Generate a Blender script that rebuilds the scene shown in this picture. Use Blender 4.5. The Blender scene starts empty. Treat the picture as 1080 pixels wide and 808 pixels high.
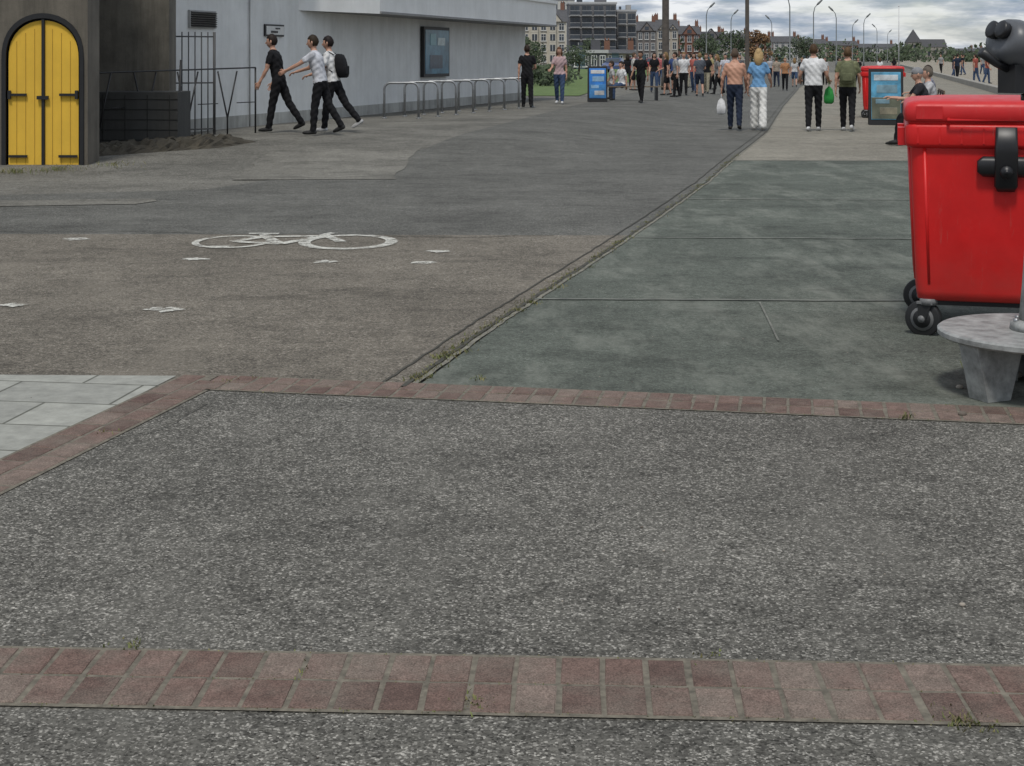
import bpy, math, random
import numpy as np
from mathutils import Vector, Matrix
random.seed(7)
R=random.Random(11)
scene=bpy.context.scene
rad=math.radians
CAMZ=1.55

# ------------------------------------------------------------------ terrain
def sm(t):
    t=max(0.0,min(1.0,t)); return t*t*(3-2*t)
def seam_x(y): return -2.2+0.235*y
def rise(x,y):
    s=seam_x(y)-x
    return 0.2*sm((y-19)/8)*sm((s-1.5)/3.0)*(1-sm((y-60)/40))*(1-sm((s-35)/20))

# ------------------------------------------------------------------ materials
def newmat(name):
    m=bpy.data.materials.new(name); m.use_nodes=True
    nt=m.node_tree; b=nt.nodes['Principled BSDF']
    return m,nt,b
def N(nt,t,**k):
    n=nt.nodes.new(t)
    for a,v in k.items(): setattr(n,a,v)
    return n
def ramp(nt,stops):
    r=N(nt,'ShaderNodeValToRGB'); e=r.color_ramp.elements
    e[0].position=stops[0][0]; e[0].color=(*stops[0][1],1)
    e[1].position=stops[-1][0]; e[1].color=(*stops[-1][1],1)
    for p,c in stops[1:-1]:
        x=e.new(p); x.color=(*c,1)
    return r
def g(v): return (v,v,v)
def mixc(nt,a,b,fac,mode='MIX'):
    m=N(nt,'ShaderNodeMix',data_type='RGBA',blend_type=mode)
    L=nt.links
    for sock,val in ((m.inputs[0],fac),(m.inputs[6],a),(m.inputs[7],b)):
        if isinstance(val,(int,float)): sock.default_value=val
        elif isinstance(val,tuple): sock.default_value=(*val,1)
        else: L.new(val,sock)
    return m.outputs[2]
def coords(nt,scale=(1,1,1),rot=0):
    t=N(nt,'ShaderNodeTexCoord'); mp=N(nt,'ShaderNodeMapping')
    mp.inputs['Scale'].default_value=scale; mp.inputs['Rotation'].default_value=(0,0,rot)
    nt.links.new(t.outputs['Object'],mp.inputs[0]); return mp.outputs[0]
def noise(nt,co,scale,detail=5,rough=.6):
    n=N(nt,'ShaderNodeTexNoise'); n.inputs['Scale'].default_value=scale
    n.inputs['Detail'].default_value=min(detail,5); n.inputs['Roughness'].default_value=rough
    nt.links.new(co,n.inputs['Vector']); return n.outputs['Fac']
def bump(nt,b,h,strength,dist):
    bm=N(nt,'ShaderNodeBump'); bm.inputs['Strength'].default_value=strength
    bm.inputs['Distance'].default_value=dist
    nt.links.new(h,bm.inputs['Height']); nt.links.new(bm.outputs[0],b.inputs['Normal'])
def N_mul(nt,sock,k):
    n=N(nt,'ShaderNodeMath',operation='MULTIPLY'); nt.links.new(sock,n.inputs[0]); n.inputs[1].default_value=k
    return n.outputs[0]

def asphalt(name,dark,mid,light,scale=110,stain=.25,bstr=.5,spots=True,tint=None,coarse=.4,wear=.4,wearlo=.54,dirt=.0):
    m,nt,b=newmat(name); L=nt.links; co=coords(nt)
    # warp the lookup slightly so the chips are irregular
    wn=N(nt,'ShaderNodeTexNoise'); wn.inputs['Scale'].default_value=scale*.9; wn.inputs['Detail'].default_value=1; L.new(co,wn.inputs['Vector'])
    wa=N(nt,'ShaderNodeVectorMath',operation='MULTIPLY_ADD'); L.new(wn.outputs['Color'],wa.inputs[0]); wa.inputs[1].default_value=(.9/scale,)*3; L.new(co,wa.inputs[2])
    v=N(nt,'ShaderNodeTexVoronoi'); v.inputs['Scale'].default_value=scale; L.new(wa.outputs[0],v.inputs['Vector'])
    bw=N(nt,'ShaderNodeSeparateColor'); L.new(v.outputs['Color'],bw.inputs[0])
    r=ramp(nt,[(0,dark),(.35,mid),(.75,mid),(1,light)]); L.new(bw.outputs[0],r.inputs[0])
    nf=noise(nt,co,scale*.33,2,.6); r2=ramp(nt,[(.3,g(.5)),(.5,g(1)),(.7,g(1.5))]); L.new(nf,r2.inputs[0])
    c=mixc(nt,r.outputs[0],r2.outputs[0],coarse,'MULTIPLY')
    n1=noise(nt,co,.6,5,.65); r1=ramp(nt,[(.3,g(1-stain)),(.7,g(1+stain*.6))]); L.new(n1,r1.inputs[0])
    c=mixc(nt,c,r1.outputs[0],1,'MULTIPLY')
    n3=noise(nt,co,6,5,.75); r3=ramp(nt,[(.3,g(.78)),(.7,g(1.18))]); L.new(n3,r3.inputs[0])
    c=mixc(nt,c,r3.outputs[0],1,'MULTIPLY')
    co2=coords(nt,(1.2,.35,1),rad(13)); n4=noise(nt,co2,1.6,5,.75); r4=ramp(nt,[(wearlo,g(0)),(wearlo+.16,g(1))]); L.new(n4,r4.inputs[0])
    tt=tint if tint else tuple(x*1.35 for x in mid)
    c=mixc(nt,c,tt,N_mul(nt,r4.outputs[0],wear))
    if dirt:
        n7=noise(nt,coords(nt,(.8,1.5,1),rad(-20)),1.3,5,.7); r7=ramp(nt,[(.52,g(1)),(.66,g(1-dirt))]); L.new(n7,r7.inputs[0])
        c=mixc(nt,c,r7.outputs[0],1,'MULTIPLY')
    if spots:
        v3=N(nt,'ShaderNodeTexVoronoi'); v3.inputs['Scale'].default_value=1.9; L.new(co,v3.inputs['Vector'])
        s3=N(nt,'ShaderNodeSeparateColor'); L.new(v3.outputs['Color'],s3.inputs[0])
        th=N(nt,'ShaderNodeMath',operation='MULTIPLY'); L.new(s3.outputs[0],th.inputs[0]); th.inputs[1].default_value=.03
        lt=N(nt,'ShaderNodeMath',operation='LESS_THAN'); L.new(v3.outputs['Distance'],lt.inputs[0]); L.new(th.outputs[0],lt.inputs[1])
        c=mixc(nt,c,tuple(x*.6 for x in mid),N_mul(nt,lt.outputs[0],.5))
    L.new(c,b.inputs['Base Color']); b.inputs['Roughness'].default_value=.92
    b.inputs['Specular IOR Level'].default_value=.2
    if bstr: bump(nt,b,bw.outputs[0],bstr,.0025)
    return m
_mc={}
def plain(name,col,rough=.6,metal=0,var=.12,scale=6,bs=0.0,spec=.5,stretch=(1,1,1)):
    k=(name,col)
    if k in _mc: return _mc[k]
    m,nt,b=newmat(name); L=nt.links; co=coords(nt,stretch)
    n=noise(nt,co,scale,4,.65); r=ramp(nt,[(.25,g(1-var*1.5)),(.75,g(1+var))]); L.new(n,r.inputs[0])
    c=mixc(nt,col,r.outputs[0],1,'MULTIPLY'); L.new(c,b.inputs['Base Color'])
    b.inputs['Roughness'].default_value=rough; b.inputs['Metallic'].default_value=metal
    b.inputs['Specular IOR Level'].default_value=spec
    if bs: bump(nt,b,n,bs,.01)
    _mc[k]=m; return m
def wallmat(name,col,dirt,var=.3,bs=.3,streak=True):
    m,nt,b=newmat(name); L=nt.links
    co=coords(nt); cs=coords(nt,(2.5,2.5,.25))
    n1=noise(nt,cs,1.4,5,.7); r1=ramp(nt,[(.42,g(0)),(.72,g(1))]); L.new(n1,r1.inputs[0])
    c=mixc(nt,col,dirt,N_mul(nt,r1.outputs[0],var*1.6))
    n2=noise(nt,co,1.1,5,.7); r2=ramp(nt,[(.3,g(1-var*.7)),(.7,g(1+var*.25))]); L.new(n2,r2.inputs[0])
    c=mixc(nt,c,r2.outputs[0],1,'MULTIPLY'); L.new(c,b.inputs['Base Color'])
    b.inputs['Roughness'].default_value=.85
    n3=noise(nt,co,30,3,.7); bump(nt,b,n3,bs,.01)
    return m

# ------------------------------------------------------------------ mesh collector
class M:
    def __init__(s): s.v=[];s.f=[];s.m=[];s.sm=[];s.T=Matrix.Identity(4)
    def add(s,vs,fs,mat=0,smooth=False):
        o=len(s.v)
        for p in vs: s.v.append(tuple(s.T@Vector(p)))
        for i,f in enumerate(fs):
            s.f.append(tuple(o+k for k in f)); s.m.append(mat[i] if isinstance(mat,list) else mat); s.sm.append(smooth)
    def box(s,c,d,mat=0,rz=0,R=None,taper=1.0):
        x,y,z=[q/2 for q in d]
        vs=[(-x,-y,-z),(x,-y,-z),(x,y,-z),(-x,y,-z),(-x*taper,-y*taper,z),(x*taper,-y*taper,z),(x*taper,y*taper,z),(-x*taper,y*taper,z)]
        Rm=R if R is not None else Matrix.Rotation(rz,3,'Z')
        vs=[Rm@Vector(v)+Vector(c) for v in vs]
        s.add(vs,[(0,3,2,1),(4,5,6,7),(0,1,5,4),(1,2,6,5),(2,3,7,6),(3,0,4,7)],mat)
    def loft(s,rings,mat=0,smooth=True,cap=True):
        n=len(rings[0]); vs=[p for r in rings for p in r]; fs=[]
        for i in range(len(rings)-1):
            for k in range(n):
                a=i*n+k;b_=i*n+(k+1)%n
                fs.append((a,b_,b_+n,a+n))
        if cap:
            fs.append(tuple(range(n))[::-1]); fs.append(tuple((len(rings)-1)*n+k for k in range(n)))
        s.add(vs,fs,mat,smooth)
    def tube(s,pts,rs,mat=0,seg=10,round_=False,flat=None,smooth=True,ax=None):
        pts=[Vector(p) for p in pts]
        if not isinstance(rs,(list,tuple)): rs=[rs]*len(pts)
        rs=list(rs)
        if round_:
            d0=(pts[0]-pts[1]).normalized(); d1=(pts[-1]-pts[-2]).normalized()
            def r0(r): return r if not isinstance(r,tuple) else min(r)
            def sc(r,k): return r*k if not isinstance(r,tuple) else (r[0]*k,r[1]*k)
            a=r0(rs[0]);b_=r0(rs[-1]);P0=pts[0].copy();P1=pts[-1].copy();q0=rs[0];q1=rs[-1]
            pts=[P0+d0*a*.98,P0+d0*a*.8,P0+d0*a*.45]+pts+[P1+d1*b_*.45,P1+d1*b_*.8,P1+d1*b_*.98]
            rs=[sc(q0,.2),sc(q0,.6),sc(q0,.89)]+rs+[sc(q1,.89),sc(q1,.6),sc(q1,.2)]
        rings=[]
        prev=None
        for i,p in enumerate(pts):
            if i==0: d=pts[1]-pts[0]
            elif i==len(pts)-1: d=pts[-1]-pts[-2]
            else: d=(pts[i+1]-pts[i]).normalized()+(pts[i]-pts[i-1]).normalized()
            d.normalize()
            if prev is None:
                a=Vector(ax) if ax is not None else (Vector((1,0,0)) if abs(d.x)<.9 else Vector((0,1,0)))
            else: a=prev
            xa=(a-d*a.dot(d)).normalized(); ya=d.cross(xa); prev=xa
            r=rs[i]; rx,ry=(r if isinstance(r,tuple) else (r,r))
            rings.append([p+xa*rx*math.cos(2*math.pi*k/seg)+ya*ry*math.sin(2*math.pi*k/seg) for k in range(seg)])
        s.loft(rings,mat,smooth)
    def ell(s,c,r,mat=0,nu=14,nv=9,fn=None,R=None):
        vs=[];fs=[]
        for j in range(nv+1):
            th=math.pi*j/nv
            for i in range(nu):
                ph=2*math.pi*i/nu
                u=Vector((math.sin(th)*math.cos(ph),math.sin(th)*math.sin(ph),math.cos(th)))
                p=fn(u) if fn else Vector((u.x*r[0],u.y*r[1],u.z*r[2]))
                if R is not None: p=R@p
                vs.append(p+Vector(c))
        for j in range(nv):
            for i in range(nu):
                a=j*nu+i;b_=j*nu+(i+1)%nu
                fs.append((a,a+nu,b_+nu,b_))
        s.add(vs,fs,mat,True)
    def finish(s,name,mats,bevel=0,loc=None,parent=None,fixn=True):
        me=bpy.data.meshes.new(name)
        me.from_pydata(s.v,[],s.f)
        for m in mats: me.materials.append(m)
        me.polygons.foreach_set('material_index',s.m)
        me.polygons.foreach_set('use_smooth',s.sm)
        me.update()
        if fixn:
            import bmesh
            bm=bmesh.new(); bm.from_mesh(me); bmesh.ops.recalc_face_normals(bm,faces=bm.faces); bm.to_mesh(me); bm.free()
        ob=bpy.data.objects.new(name,me); scene.collection.objects.link(ob)
        if bevel:
            b=ob.modifiers.new('bevel','BEVEL'); b.width=bevel; b.segments=2; b.limit_method='ANGLE'; b.angle_limit=rad(40)
        if loc: ob.location=loc
        if parent: ob.parent=parent
        return ob
def empty(name):
    e=bpy.data.objects.new(name,None); scene.collection.objects.link(e); e.empty_display_size=.3; return e
def rrect(w,d,r,z,n=5,cx=0,cy=0):
    out=[]
    for (sx,sy,a0) in ((1,1,0),(-1,1,90),(-1,-1,180),(1,-1,270)):
        for k in range(n):
            a=rad(a0+90*k/(n-1))
            out.append((cx+sx*(w/2-r)+r*math.cos(a),cy+sy*(d/2-r)+r*math.sin(a),z))
    return out

# ------------------------------------------------------------------ ground sheets
def strip(name,rows,z,mat,step=.5,maxn=400,wob=0):
    full=[]
    for i in range(len(rows)-1):
        (l0,r0),(l1,r1)=rows[i],rows[i+1]
        n=max(1,min(maxn,int(abs(l1[1]-l0[1])/step)+1))
        for k in range(n):
            t=k/n; full.append((Vector(l0).lerp(Vector(l1),t),Vector(r0).lerp(Vector(r1),t)))
    full.append((Vector(rows[-1][0]),Vector(rows[-1][1])))
    if wob: full=[(a+Vector((R.uniform(-wob,wob),R.uniform(-wob,wob)*.4)),b+Vector((R.uniform(-wob,wob),R.uniform(-wob,wob)*.4))) for a,b in full]
    w=max((b-a).length for a,b in full); nx=max(1,min(80,int(w/step)+1))
    m=M(); vs=[];fs=[]
    for a,b in full:
        for i in range(nx+1):
            p=a.lerp(b,i/nx); vs.append((p.x,p.y,rise(p.x,p.y)+z))
    for j in range(len(full)-1):
        for i in range(nx):
            a=j*(nx+1)+i; fs.append((a,a+1,a+nx+2,a+nx+1))
    m.add(vs,fs,0,True)
    return m.finish(name,[mat],fixn=False)
def ribbon(m,pts,w,z,mat=0,closed=False):
    P=[Vector(p) for p in pts]; n=len(P); vs=[];fs=[]
    for i,p in enumerate(P):
        if closed: d=P[(i+1)%n]-P[i-1]
        else: d=P[min(i+1,n-1)]-P[max(i-1,0)]
        d.normalize(); q=Vector((-d.y,d.x))*w/2
        for s_ in (1,-1):
            u=p+q*s_; vs.append((u.x,u.y,rise(u.x,u.y)+z))
    for i in range(n if closed else n-1):
        a=2*i;b=2*((i+1)%n); fs.append((a,a+1,b+1,b))
    m.add(vs,fs,mat,True)

A_fg=asphalt('asphalt_coarse',(.042,.04,.034),(.128,.122,.107),(.40,.38,.34),165,.26,.8,coarse=.8,wear=.35,wearlo=.50,dirt=.28)
A_brown=asphalt('asphalt_brown',(.065,.057,.046),(.165,.147,.120),(.32,.29,.245),140,.26,.6,coarse=.65,wear=.4,wearlo=.5,dirt=.3)
A_dark=asphalt('asphalt_dark',(.05,.05,.045),(.122,.12,.108),(.24,.235,.215),140,.26,.5,coarse=.6,wear=.45,wearlo=.52,dirt=.25)
A_green=asphalt('asphalt_green',(.068,.076,.064),(.108,.120,.101),(.17,.185,.16),150,.32,.4,tint=(.20,.21,.18),coarse=.5,wear=.65,wearlo=.49,dirt=.3)
A_tan=asphalt('concrete_tan',(.14,.13,.106),(.24,.222,.182),(.33,.31,.265),90,.22,.3,coarse=.3,dirt=.2)
A_patch=asphalt('asphalt_patch',(.10,.095,.083),(.18,.173,.15),(.28,.265,.235),120,.3,.3,coarse=.5,dirt=.3)
A_base=asphalt('ground_grey',(.075,.072,.063),(.165,.158,.138),(.27,.26,.23),90,.35,.4,coarse=.5,dirt=.3)

def axis(lo,hi,st,far):
    a=list(np.arange(lo,hi+.001,st))
    return sorted([lo-d for d in far])+a+[hi+d for d in far]
xs=axis(-36,44,.5,[5,15,40,100,300,900,2500]); ys=axis(-6,104,.5,[5,15,40,100,300,900,2500])
gv=[(x,y,rise(x,y)) for y in ys for x in xs]; nx=len(xs)
gf=[(j*nx+i,j*nx+i+1,(j+1)*nx+i+1,(j+1)*nx+i) for j in range(len(ys)-1) for i in range(nx-1)]
mg=M(); mg.add(gv,gf,0,True); mg.finish('ground',[A_base],fixn=False)

def band_mid(x): return 7.19-0.186*(x+1.45)
strip('asphalt_pavement',[((-9,-4),(9,-4)),((-9,band_mid(-9)-.03),(9,band_mid(9)-.03))],.009,A_fg)
strip('asphalt_path_brown',[((-14,band_mid(-1)),(-.52,band_mid(-.5))),((-14,9.6),(.1,9.6)),((-14,13.4),(1.0,13.1))],.0085,A_brown)
strip('asphalt_path_dark',[((-14,13.4),(1.0,13.1)),((-9,16),(1.75,16)),((-3.6,17.6),(2.1,17.6)),((-1.33,23.6),(3.5,23.6)),((1.55,41),(7.4,41)),((8,75),(15,75)),((24,150),(32,150))],.006,A_dark)
strip('asphalt_repair_patch',[((-3.5,19.0),(-1.5,19.1)),((-3.7,23.3),(-1.45,23.5))],.012,A_patch,wob=.05)
strip('asphalt_repair_patch',[((-7.6,15.2),(-3.9,15.9)),((-7.8,15.9),(-3.8,16.5))],.012,A_patch,wob=.08)
strip('promenade_paving_green',[((-.46,band_mid(-.5)),(8.2,band_mid(8.2))),((.14,9.6),(8.2,9.6)),((1.5,15),(9,15)),((3.24,22.5),(10.6,22.3))],.010,A_green)
strip('promenade_paving_tan',[((3.24,22.5),(10.6,22.3)),((5.2,31),(12.6,31)),((8.4,47),(16.4,47)),((14.2,75),(23,75)),((31,150),(41,150))],.012,A_tan)

m,nt,b=newmat('paving_flags'); L=nt.links; co=coords(nt,rot=rad(8))
bt=N(nt,'ShaderNodeTexBrick'); L.new(co,bt.inputs[0]); bt.inputs['Scale'].default_value=1
bt.inputs['Brick Width'].default_value=.6; bt.inputs['Row Height'].default_value=.4; bt.inputs['Mortar Size'].default_value=.007
bt.inputs['Color1'].default_value=(.35,.35,.31,1); bt.inputs['Color2'].default_value=(.28,.28,.25,1); bt.inputs['Mortar'].default_value=(.11,.11,.09,1)
n=noise(nt,co,9,5,.75); r=ramp(nt,[(.3,g(.70)),(.7,g(1.12))]); L.new(n,r.inputs[0])
L.new(mixc(nt,bt.outputs[0],r.outputs[0],1,'MULTIPLY'),b.inputs['Base Color']); b.inputs['Roughness'].default_value=.85
bump(nt,b,n,.3,.004)
FLAG=m
strip('paving_flags',[((-8,3.0),(-2.46,3.0)),((-8,7.50),(-1.62,7.32)),],.0115,FLAG)

# brick bands --------------------------------------------------------------
m,nt,b=newmat('brick_paver'); L=nt.links; co=coords(nt)
ge=N(nt,'ShaderNodeNewGeometry'); r=ramp(nt,[(0,(.125,.083,.07)),(.35,(.17,.112,.093)),(.7,(.195,.135,.113)),(1,(.22,.17,.142))]); L.new(ge.outputs['Random Per Island'],r.inputs[0])
n=noise(nt,co,16,5,.8); r2=ramp(nt,[(.3,g(.55)),(.7,g(1.15))]); L.new(n,r2.inputs[0])
c=mixc(nt,r.outputs[0],r2.outputs[0],1,'MULTIPLY')
n5=noise(nt,co,3.2,5,.7); r5=ramp(nt,[(.42,g(0)),(.72,g(.65))]); L.new(n5,r5.inputs[0])
c=mixc(nt,c,(.18,.16,.132),r5.outputs[0])
n6=noise(nt,co,230,2,.6); r6=ramp(nt,[(.3,g(.58)),(.7,g(1.45))]); L.new(n6,r6.inputs[0])
c=mixc(nt,c,r6.outputs[0],1,'MULTIPLY')
L.new(c,b.inputs['Base Color']); b.inputs['Roughness'].default_value=.88; b.inputs['Specular IOR Level'].default_value=.2; bump(nt,b,n6,.6,.003)
BRICK=m
JOINT=plain('joint_sand',(.16,.142,.11),.95,var=.4,scale=30)
def brickband(name,p0,p1,rows,bw,bd,gap=.009):
    p0=Vector(p0);p1=Vector(p1); d=(p1-p0); Ln=d.length; d.normalize(); q=Vector((-d.y,d.x))
    m=M()
    W=rows*bd
    a=p0-q*.010; b_=p0+q*(W+.010)
    m.add([(a.x,a.y,.0125),((a+d*Ln).x,(a+d*Ln).y,.0125),((b_+d*Ln).x,(b_+d*Ln).y,.0125),(b_.x,b_.y,.0125)],[(0,1,2,3)],1)
    n=int(Ln/bw)
    for r_ in range(rows):
        for i in range(n):
            off=0 if bd>bw else (.5*bw if r_%2 else 0)
            c=p0+d*((i+.5)*bw+off+R.uniform(-.0015,.0015))+q*((r_+.5)*bd+R.uniform(-.001,.001))
            ang=math.atan2(d.y,d.x)+R.uniform(-.015,.015); h=.0150+R.uniform(-.001,.001)
            w=(bw-gap+R.uniform(-.003,.001))/2;e=(bd-gap+R.uniform(-.003,.001))/2; ch=.003
            tx=R.uniform(-.001,.001)
            vs=[]
            for (k,zz) in ((0,-.02),(0,h-ch),(ch,h)):
                for sx,sy in ((-1,-1),(1,-1),(1,1),(-1,1)):
                    j=R.uniform(0,.003) if zz>0 else 0
                    vs.append((sx*(w-k-j),sy*(e-k-j),zz+(tx*sx if zz>0 else 0)))
            Rm=Matrix.Rotation(ang,3,'Z'); vs=[Rm@Vector(v)+Vector((c.x,c.y,0)) for v in vs]
            fs=[(8,9,10,11)]
            for lv in (0,4):
                for k in range(4): fs.append((lv+k,lv+(k+1)%4,lv+4+(k+1)%4,lv+4+k))
            m.add(vs,fs,0)
    return m.finish(name,[BRICK,JOINT])
brickband('brick_paving_band',(-2.9,3.685),(2.9,3.415),2,.1075,.169)
brickband('brick_paving_band',(-1.47,7.03),(4.6,5.90),2,.104,.15)
brickband('brick_paving_band',(-2.38,2.9),(-1.34,7.30),2,.2,.125)

JD=plain('joint_dark',(.06,.057,.045),.95,var=.4,scale=14)
JL=plain('joint_light',(.17,.175,.15),.9,var=.35,scale=6)
EDGE=plain('seam_edge_concrete',(.19,.18,.145),.9,var=.35,scale=15)
m=M()
seam=[(-.5,7.06),(-.19,8.4),(.12,9.6),(.8,12.2),(1.5,15),(2.4,18.7),(3.24,22.5),(5.2,31),(8.4,47),(14.2,75)]
sd=[]
for i in range(len(seam)-1):
    for k in range(14):
        t=k/14; p=Vector(seam[i]).lerp(Vector(seam[i+1]),t); sd.append((p.x+R.uniform(-.008,.008),p.y))
ribbon(m,[(x-.13,y) for x,y in sd],.014,.0135,0)
ribbon(m,sd,.026,.018,0)
ribbon(m,[(x+.032,y) for x,y in sd],.028,.0155,2)
m.finish('paving_seam',[JD,JD,EDGE],fixn=False)
m=M()
for (a,b_) in (((.14,9.62),(8,9.4)),((.95,12.9),(8.6,12.6)),((1.85,16.4),(9,16.1)),((3.24,22.5),(10.6,22.3))):
    pts=[(a[0]+(b_[0]-a[0])*k/40,a[1]+(b_[1]-a[1])*k/40+R.uniform(-.012,.012)) for k in range(41)]
    ribbon(m,pts,.035,.0175,1)
for k in range(6):
    y=27+6*k; ribbon(m,[(seam_x(y)+.4,y),(seam_x(y)+7.5,y-.1)],.03,.017,0)
ribbon(m,[(1.55,9.5),(1.50,8.9),(1.44,8.2)],.012,.018,1)
def crack(p,d,n,st):
    pts=[Vector(p)]; a=math.atan2(d[1],d[0])
    for i in range(n):
        a+=R.uniform(-.5,.5); a=a*.7+math.atan2(d[1],d[0])*.3
        pts.append(pts[-1]+Vector((math.cos(a),math.sin(a)))*st)
    return pts
for p,d,n,w_ in (((-1.62,6.1),(.5,.6),6,.005),((-6.5,15.5),(1,.15),50,.012),((-7,17.3),(1,.3),40,.012),((-5,13.35),(1,-.02),46,.02)):
    ribbon(m,crack(p,d,n,.12),w_,.0165,0)
m.finish('paving_joints',[JD,JL],fixn=False)

# bicycle marking, worn white paint
m,nt,b=newmat('worn_paint'); L=nt.links; co=coords(nt)
b.inputs['Base Color'].default_value=(.62,.61,.55,1); b.inputs['Roughness'].default_value=.8
n=noise(nt,co,5,5,.8); r=ramp(nt,[(.40,g(.05)),(.54,g(1))]); L.new(n,r.inputs[0])
n9=noise(nt,co,90,3,.6); r9=ramp(nt,[(.35,g(.4)),(.6,g(1))]); L.new(n9,r9.inputs[0])
mu=mixc(nt,r.outputs[0],r9.outputs[0],1,'MULTIPLY')
tr=N(nt,'ShaderNodeBsdfTransparent'); ms=N(nt,'ShaderNodeMixShader'); out=nt.nodes['Material Output']
f=N(nt,'ShaderNodeMath',operation='ADD'); L.new(mu,f.inputs[0]); f.inputs[1].default_value=.05; f.use_clamp=True
L.new(f.outputs[0],ms.inputs[0]); L.new(tr.outputs[0],ms.inputs[1]); L.new(b.outputs[0],ms.inputs[2]); L.new(ms.outputs[0],out.inputs[0])
PAINT=m
m=M()
def ring(cx,cy,rx,ry): return [(cx+rx*math.cos(2*math.pi*k/36),cy+ry*math.sin(2*math.pi*k/36)) for k in range(36)]
z=.016
ribbon(m,ring(-1.36,12.6,.36,.46),.10,z,0,True)
ribbon(m,ring(-2.32,12.6,.3,.40),.06,z+.001,0,True)
for pts in ([(-1.42,12.6),(-1.62,13.1),(-1.55,13.25)],[(-1.62,13.0),(-2.1,12.95)],[(-2.1,12.95),(-1.9,12.45)],[(-1.9,12.45),(-1.62,13.0)],[(-1.9,12.45),(-2.32,12.6)],[(-2.32,12.6),(-2.1,12.95)],[(-2.1,12.95),(-2.15,13.15)],[(-2.28,13.15),(-2.02,13.15)]):
    z+=.0004; ribbon(m,pts,.095,z)
z=.015
def blob(cx,cy,rx,ry):
    global z
    z+=.0001
    n=22; vs=[(cx,cy,z)]+[(cx+rx*math.cos(2*math.pi*k/n)*R.uniform(.5,1.2),cy+ry*math.sin(2*math.pi*k/n)*R.uniform(.5,1.2),z) for k in range(n)]
    m.add(vs,[(0,1+k,1+(k+1)%n) for k in range(n)],0)
for px,py,w in ((80,254,.12),(15,324,.10),(172,329,.12),(207,275,.11),(343,278,.11),(445,279,.10),(462,267,.1),(230,262,.12)):
    d=py-60; blob((px-540)*1.55/d,2480/d,w,w*.8)
m.finish('bicycle_lane_marking',[PAINT],fixn=False)

SH=asphalt('shingle',(.14,.12,.095),(.30,.27,.215),(.45,.41,.345),30,.2,.6,coarse=.5)
strip('shingle_beach',[((seam_x(-4)+12,-4),(60,-4)),((seam_x(60)+8,60),(74,60)),((seam_x(260)+8,260),(110,260)),((seam_x(900)+10,900),(400,900))],.008,SH,step=6)
m,nt,b=newmat('sea_water'); b.inputs['Base Color'].default_value=(.05,.09,.10,1); b.inputs['Roughness'].default_value=.12
co=coords(nt); bump(nt,b,noise(nt,co,1.2,4,.6),.5,.2)
strip('sea',[((62,-400),(3000,-400)),((74,60),(3000,60)),((110,260),(3000,260)),((400,900),(3000,900)),((1500,2900),(3000,2900))],.03,m,step=200)
m,nt,b=newmat('grass_lawn'); co=coords(nt); n=noise(nt,co,3,5,.7); r=ramp(nt,[(.3,(.06,.10,.025)),(.7,(.13,.19,.05))]); nt.links.new(n,r.inputs[0]); nt.links.new(r.outputs[0],b.inputs['Base Color']); b.inputs['Roughness'].default_value=.9
bump(nt,b,noise(nt,co,40,4,.7),.6,.03)
GRASS=m
strip('grass_lawn',[((-12,52),(2.3,52)),((-20,95),(7.5,95)),((-60,260),(28,260))],.02,GRASS,step=1,maxn=120)
CONC=wallmat('concrete_wall',(.32,.30,.26),(.14,.13,.11),.3)
m=M()
pts=[(seam_x(y)+7.7,y) for y in range(20,260,6)]
for i in range(len(pts)-1):
    a=Vector(pts[i]);b_=Vector(pts[i+1]);c=(a+b_)/2;d=b_-a
    m.box((c.x,c.y,.12),(d.length-.02,.35,.34),0,math.atan2(d.y,d.x))
m.finish('sea_wall',[CONC],bevel=.02)

# weeds ---------------------------------------------------------------------
WEED=plain('weed_leaf',(.13,.15,.045),.8,var=.5,scale=9)
WEED2=plain('moss',(.20,.18,.075),.95,var=.5,scale=20)
m=M()
def tuft(x,y,n,h,spread):
    for _ in range(n):
        a=R.uniform(0,6.28); r_=abs(R.gauss(0,spread)); bx=x+math.cos(a)*r_; by=y+math.sin(a)*r_
        hh=h*R.uniform(.4,1.2); w=R.uniform(.0015,.004); lean=R.uniform(.2,1.1)*hh; b2=R.uniform(0,6.28)
        z0=rise(bx,by)+.01; dx,dy=math.cos(b2),math.sin(b2)
        m.add([(bx-dy*w,by+dx*w,z0),(bx+dy*w,by-dx*w,z0),(bx+dx*lean*.5+dy*w*.7,by+dy*lean*.5-dx*w*.7,z0+hh*.7),(bx+dx*lean,by+dy*lean,z0+hh)],[(0,1,2),(0,2,3)],0 if R.random()<.5 else 1)
for i in range(240):
    t=R.random()**1.6; y=7.2+t*17; 
    x=np.interp(y,[p[1] for p in seam],[p[0] for p in seam])
    tuft(x+R.gauss(0,.02),y,R.randint(4,16),.018,.03)
for px,py,n_,h in ((955,444,30,.025),(1008,766,40,.016),(1020,768,50,.014),(1030,769,30,.012),(140,686,30,.012),(500,745,30,.012),(503,750,30,.010),(505,402,20,.02),(463,380,60,.022),(560,322,60,.025),(545,330,60,.02),(590,305,30,.02),(110,460,14,.02),(60,182,160,.06),(15,184,160,.06),(120,178,90,.05),(1030,392,60,.04),(1055,398,60,.04),(240,405,20,.015),(268,402,16,.015),(750,695,20,.01),(320,715,20,.01)):
    d=py-60; tuft((px-540)*1.55/d,2480/d,n_,h,.035 if py>200 else .25)
for band in (((-2.9,3.685),(2.9,3.415),.169),((-1.47,7.03),(4.6,5.9),.15)):
    a=Vector(band[0]);b_=Vector(band[1])
    for i in range(260):
        p=a.lerp(b_,R.random()); k=R.choice([0,1,2]); tuft(p.x,p.y+band[2]*k,3,.006,.008)
m.finish('weeds',[WEED,WEED2],fixn=False)
m=M()
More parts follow.
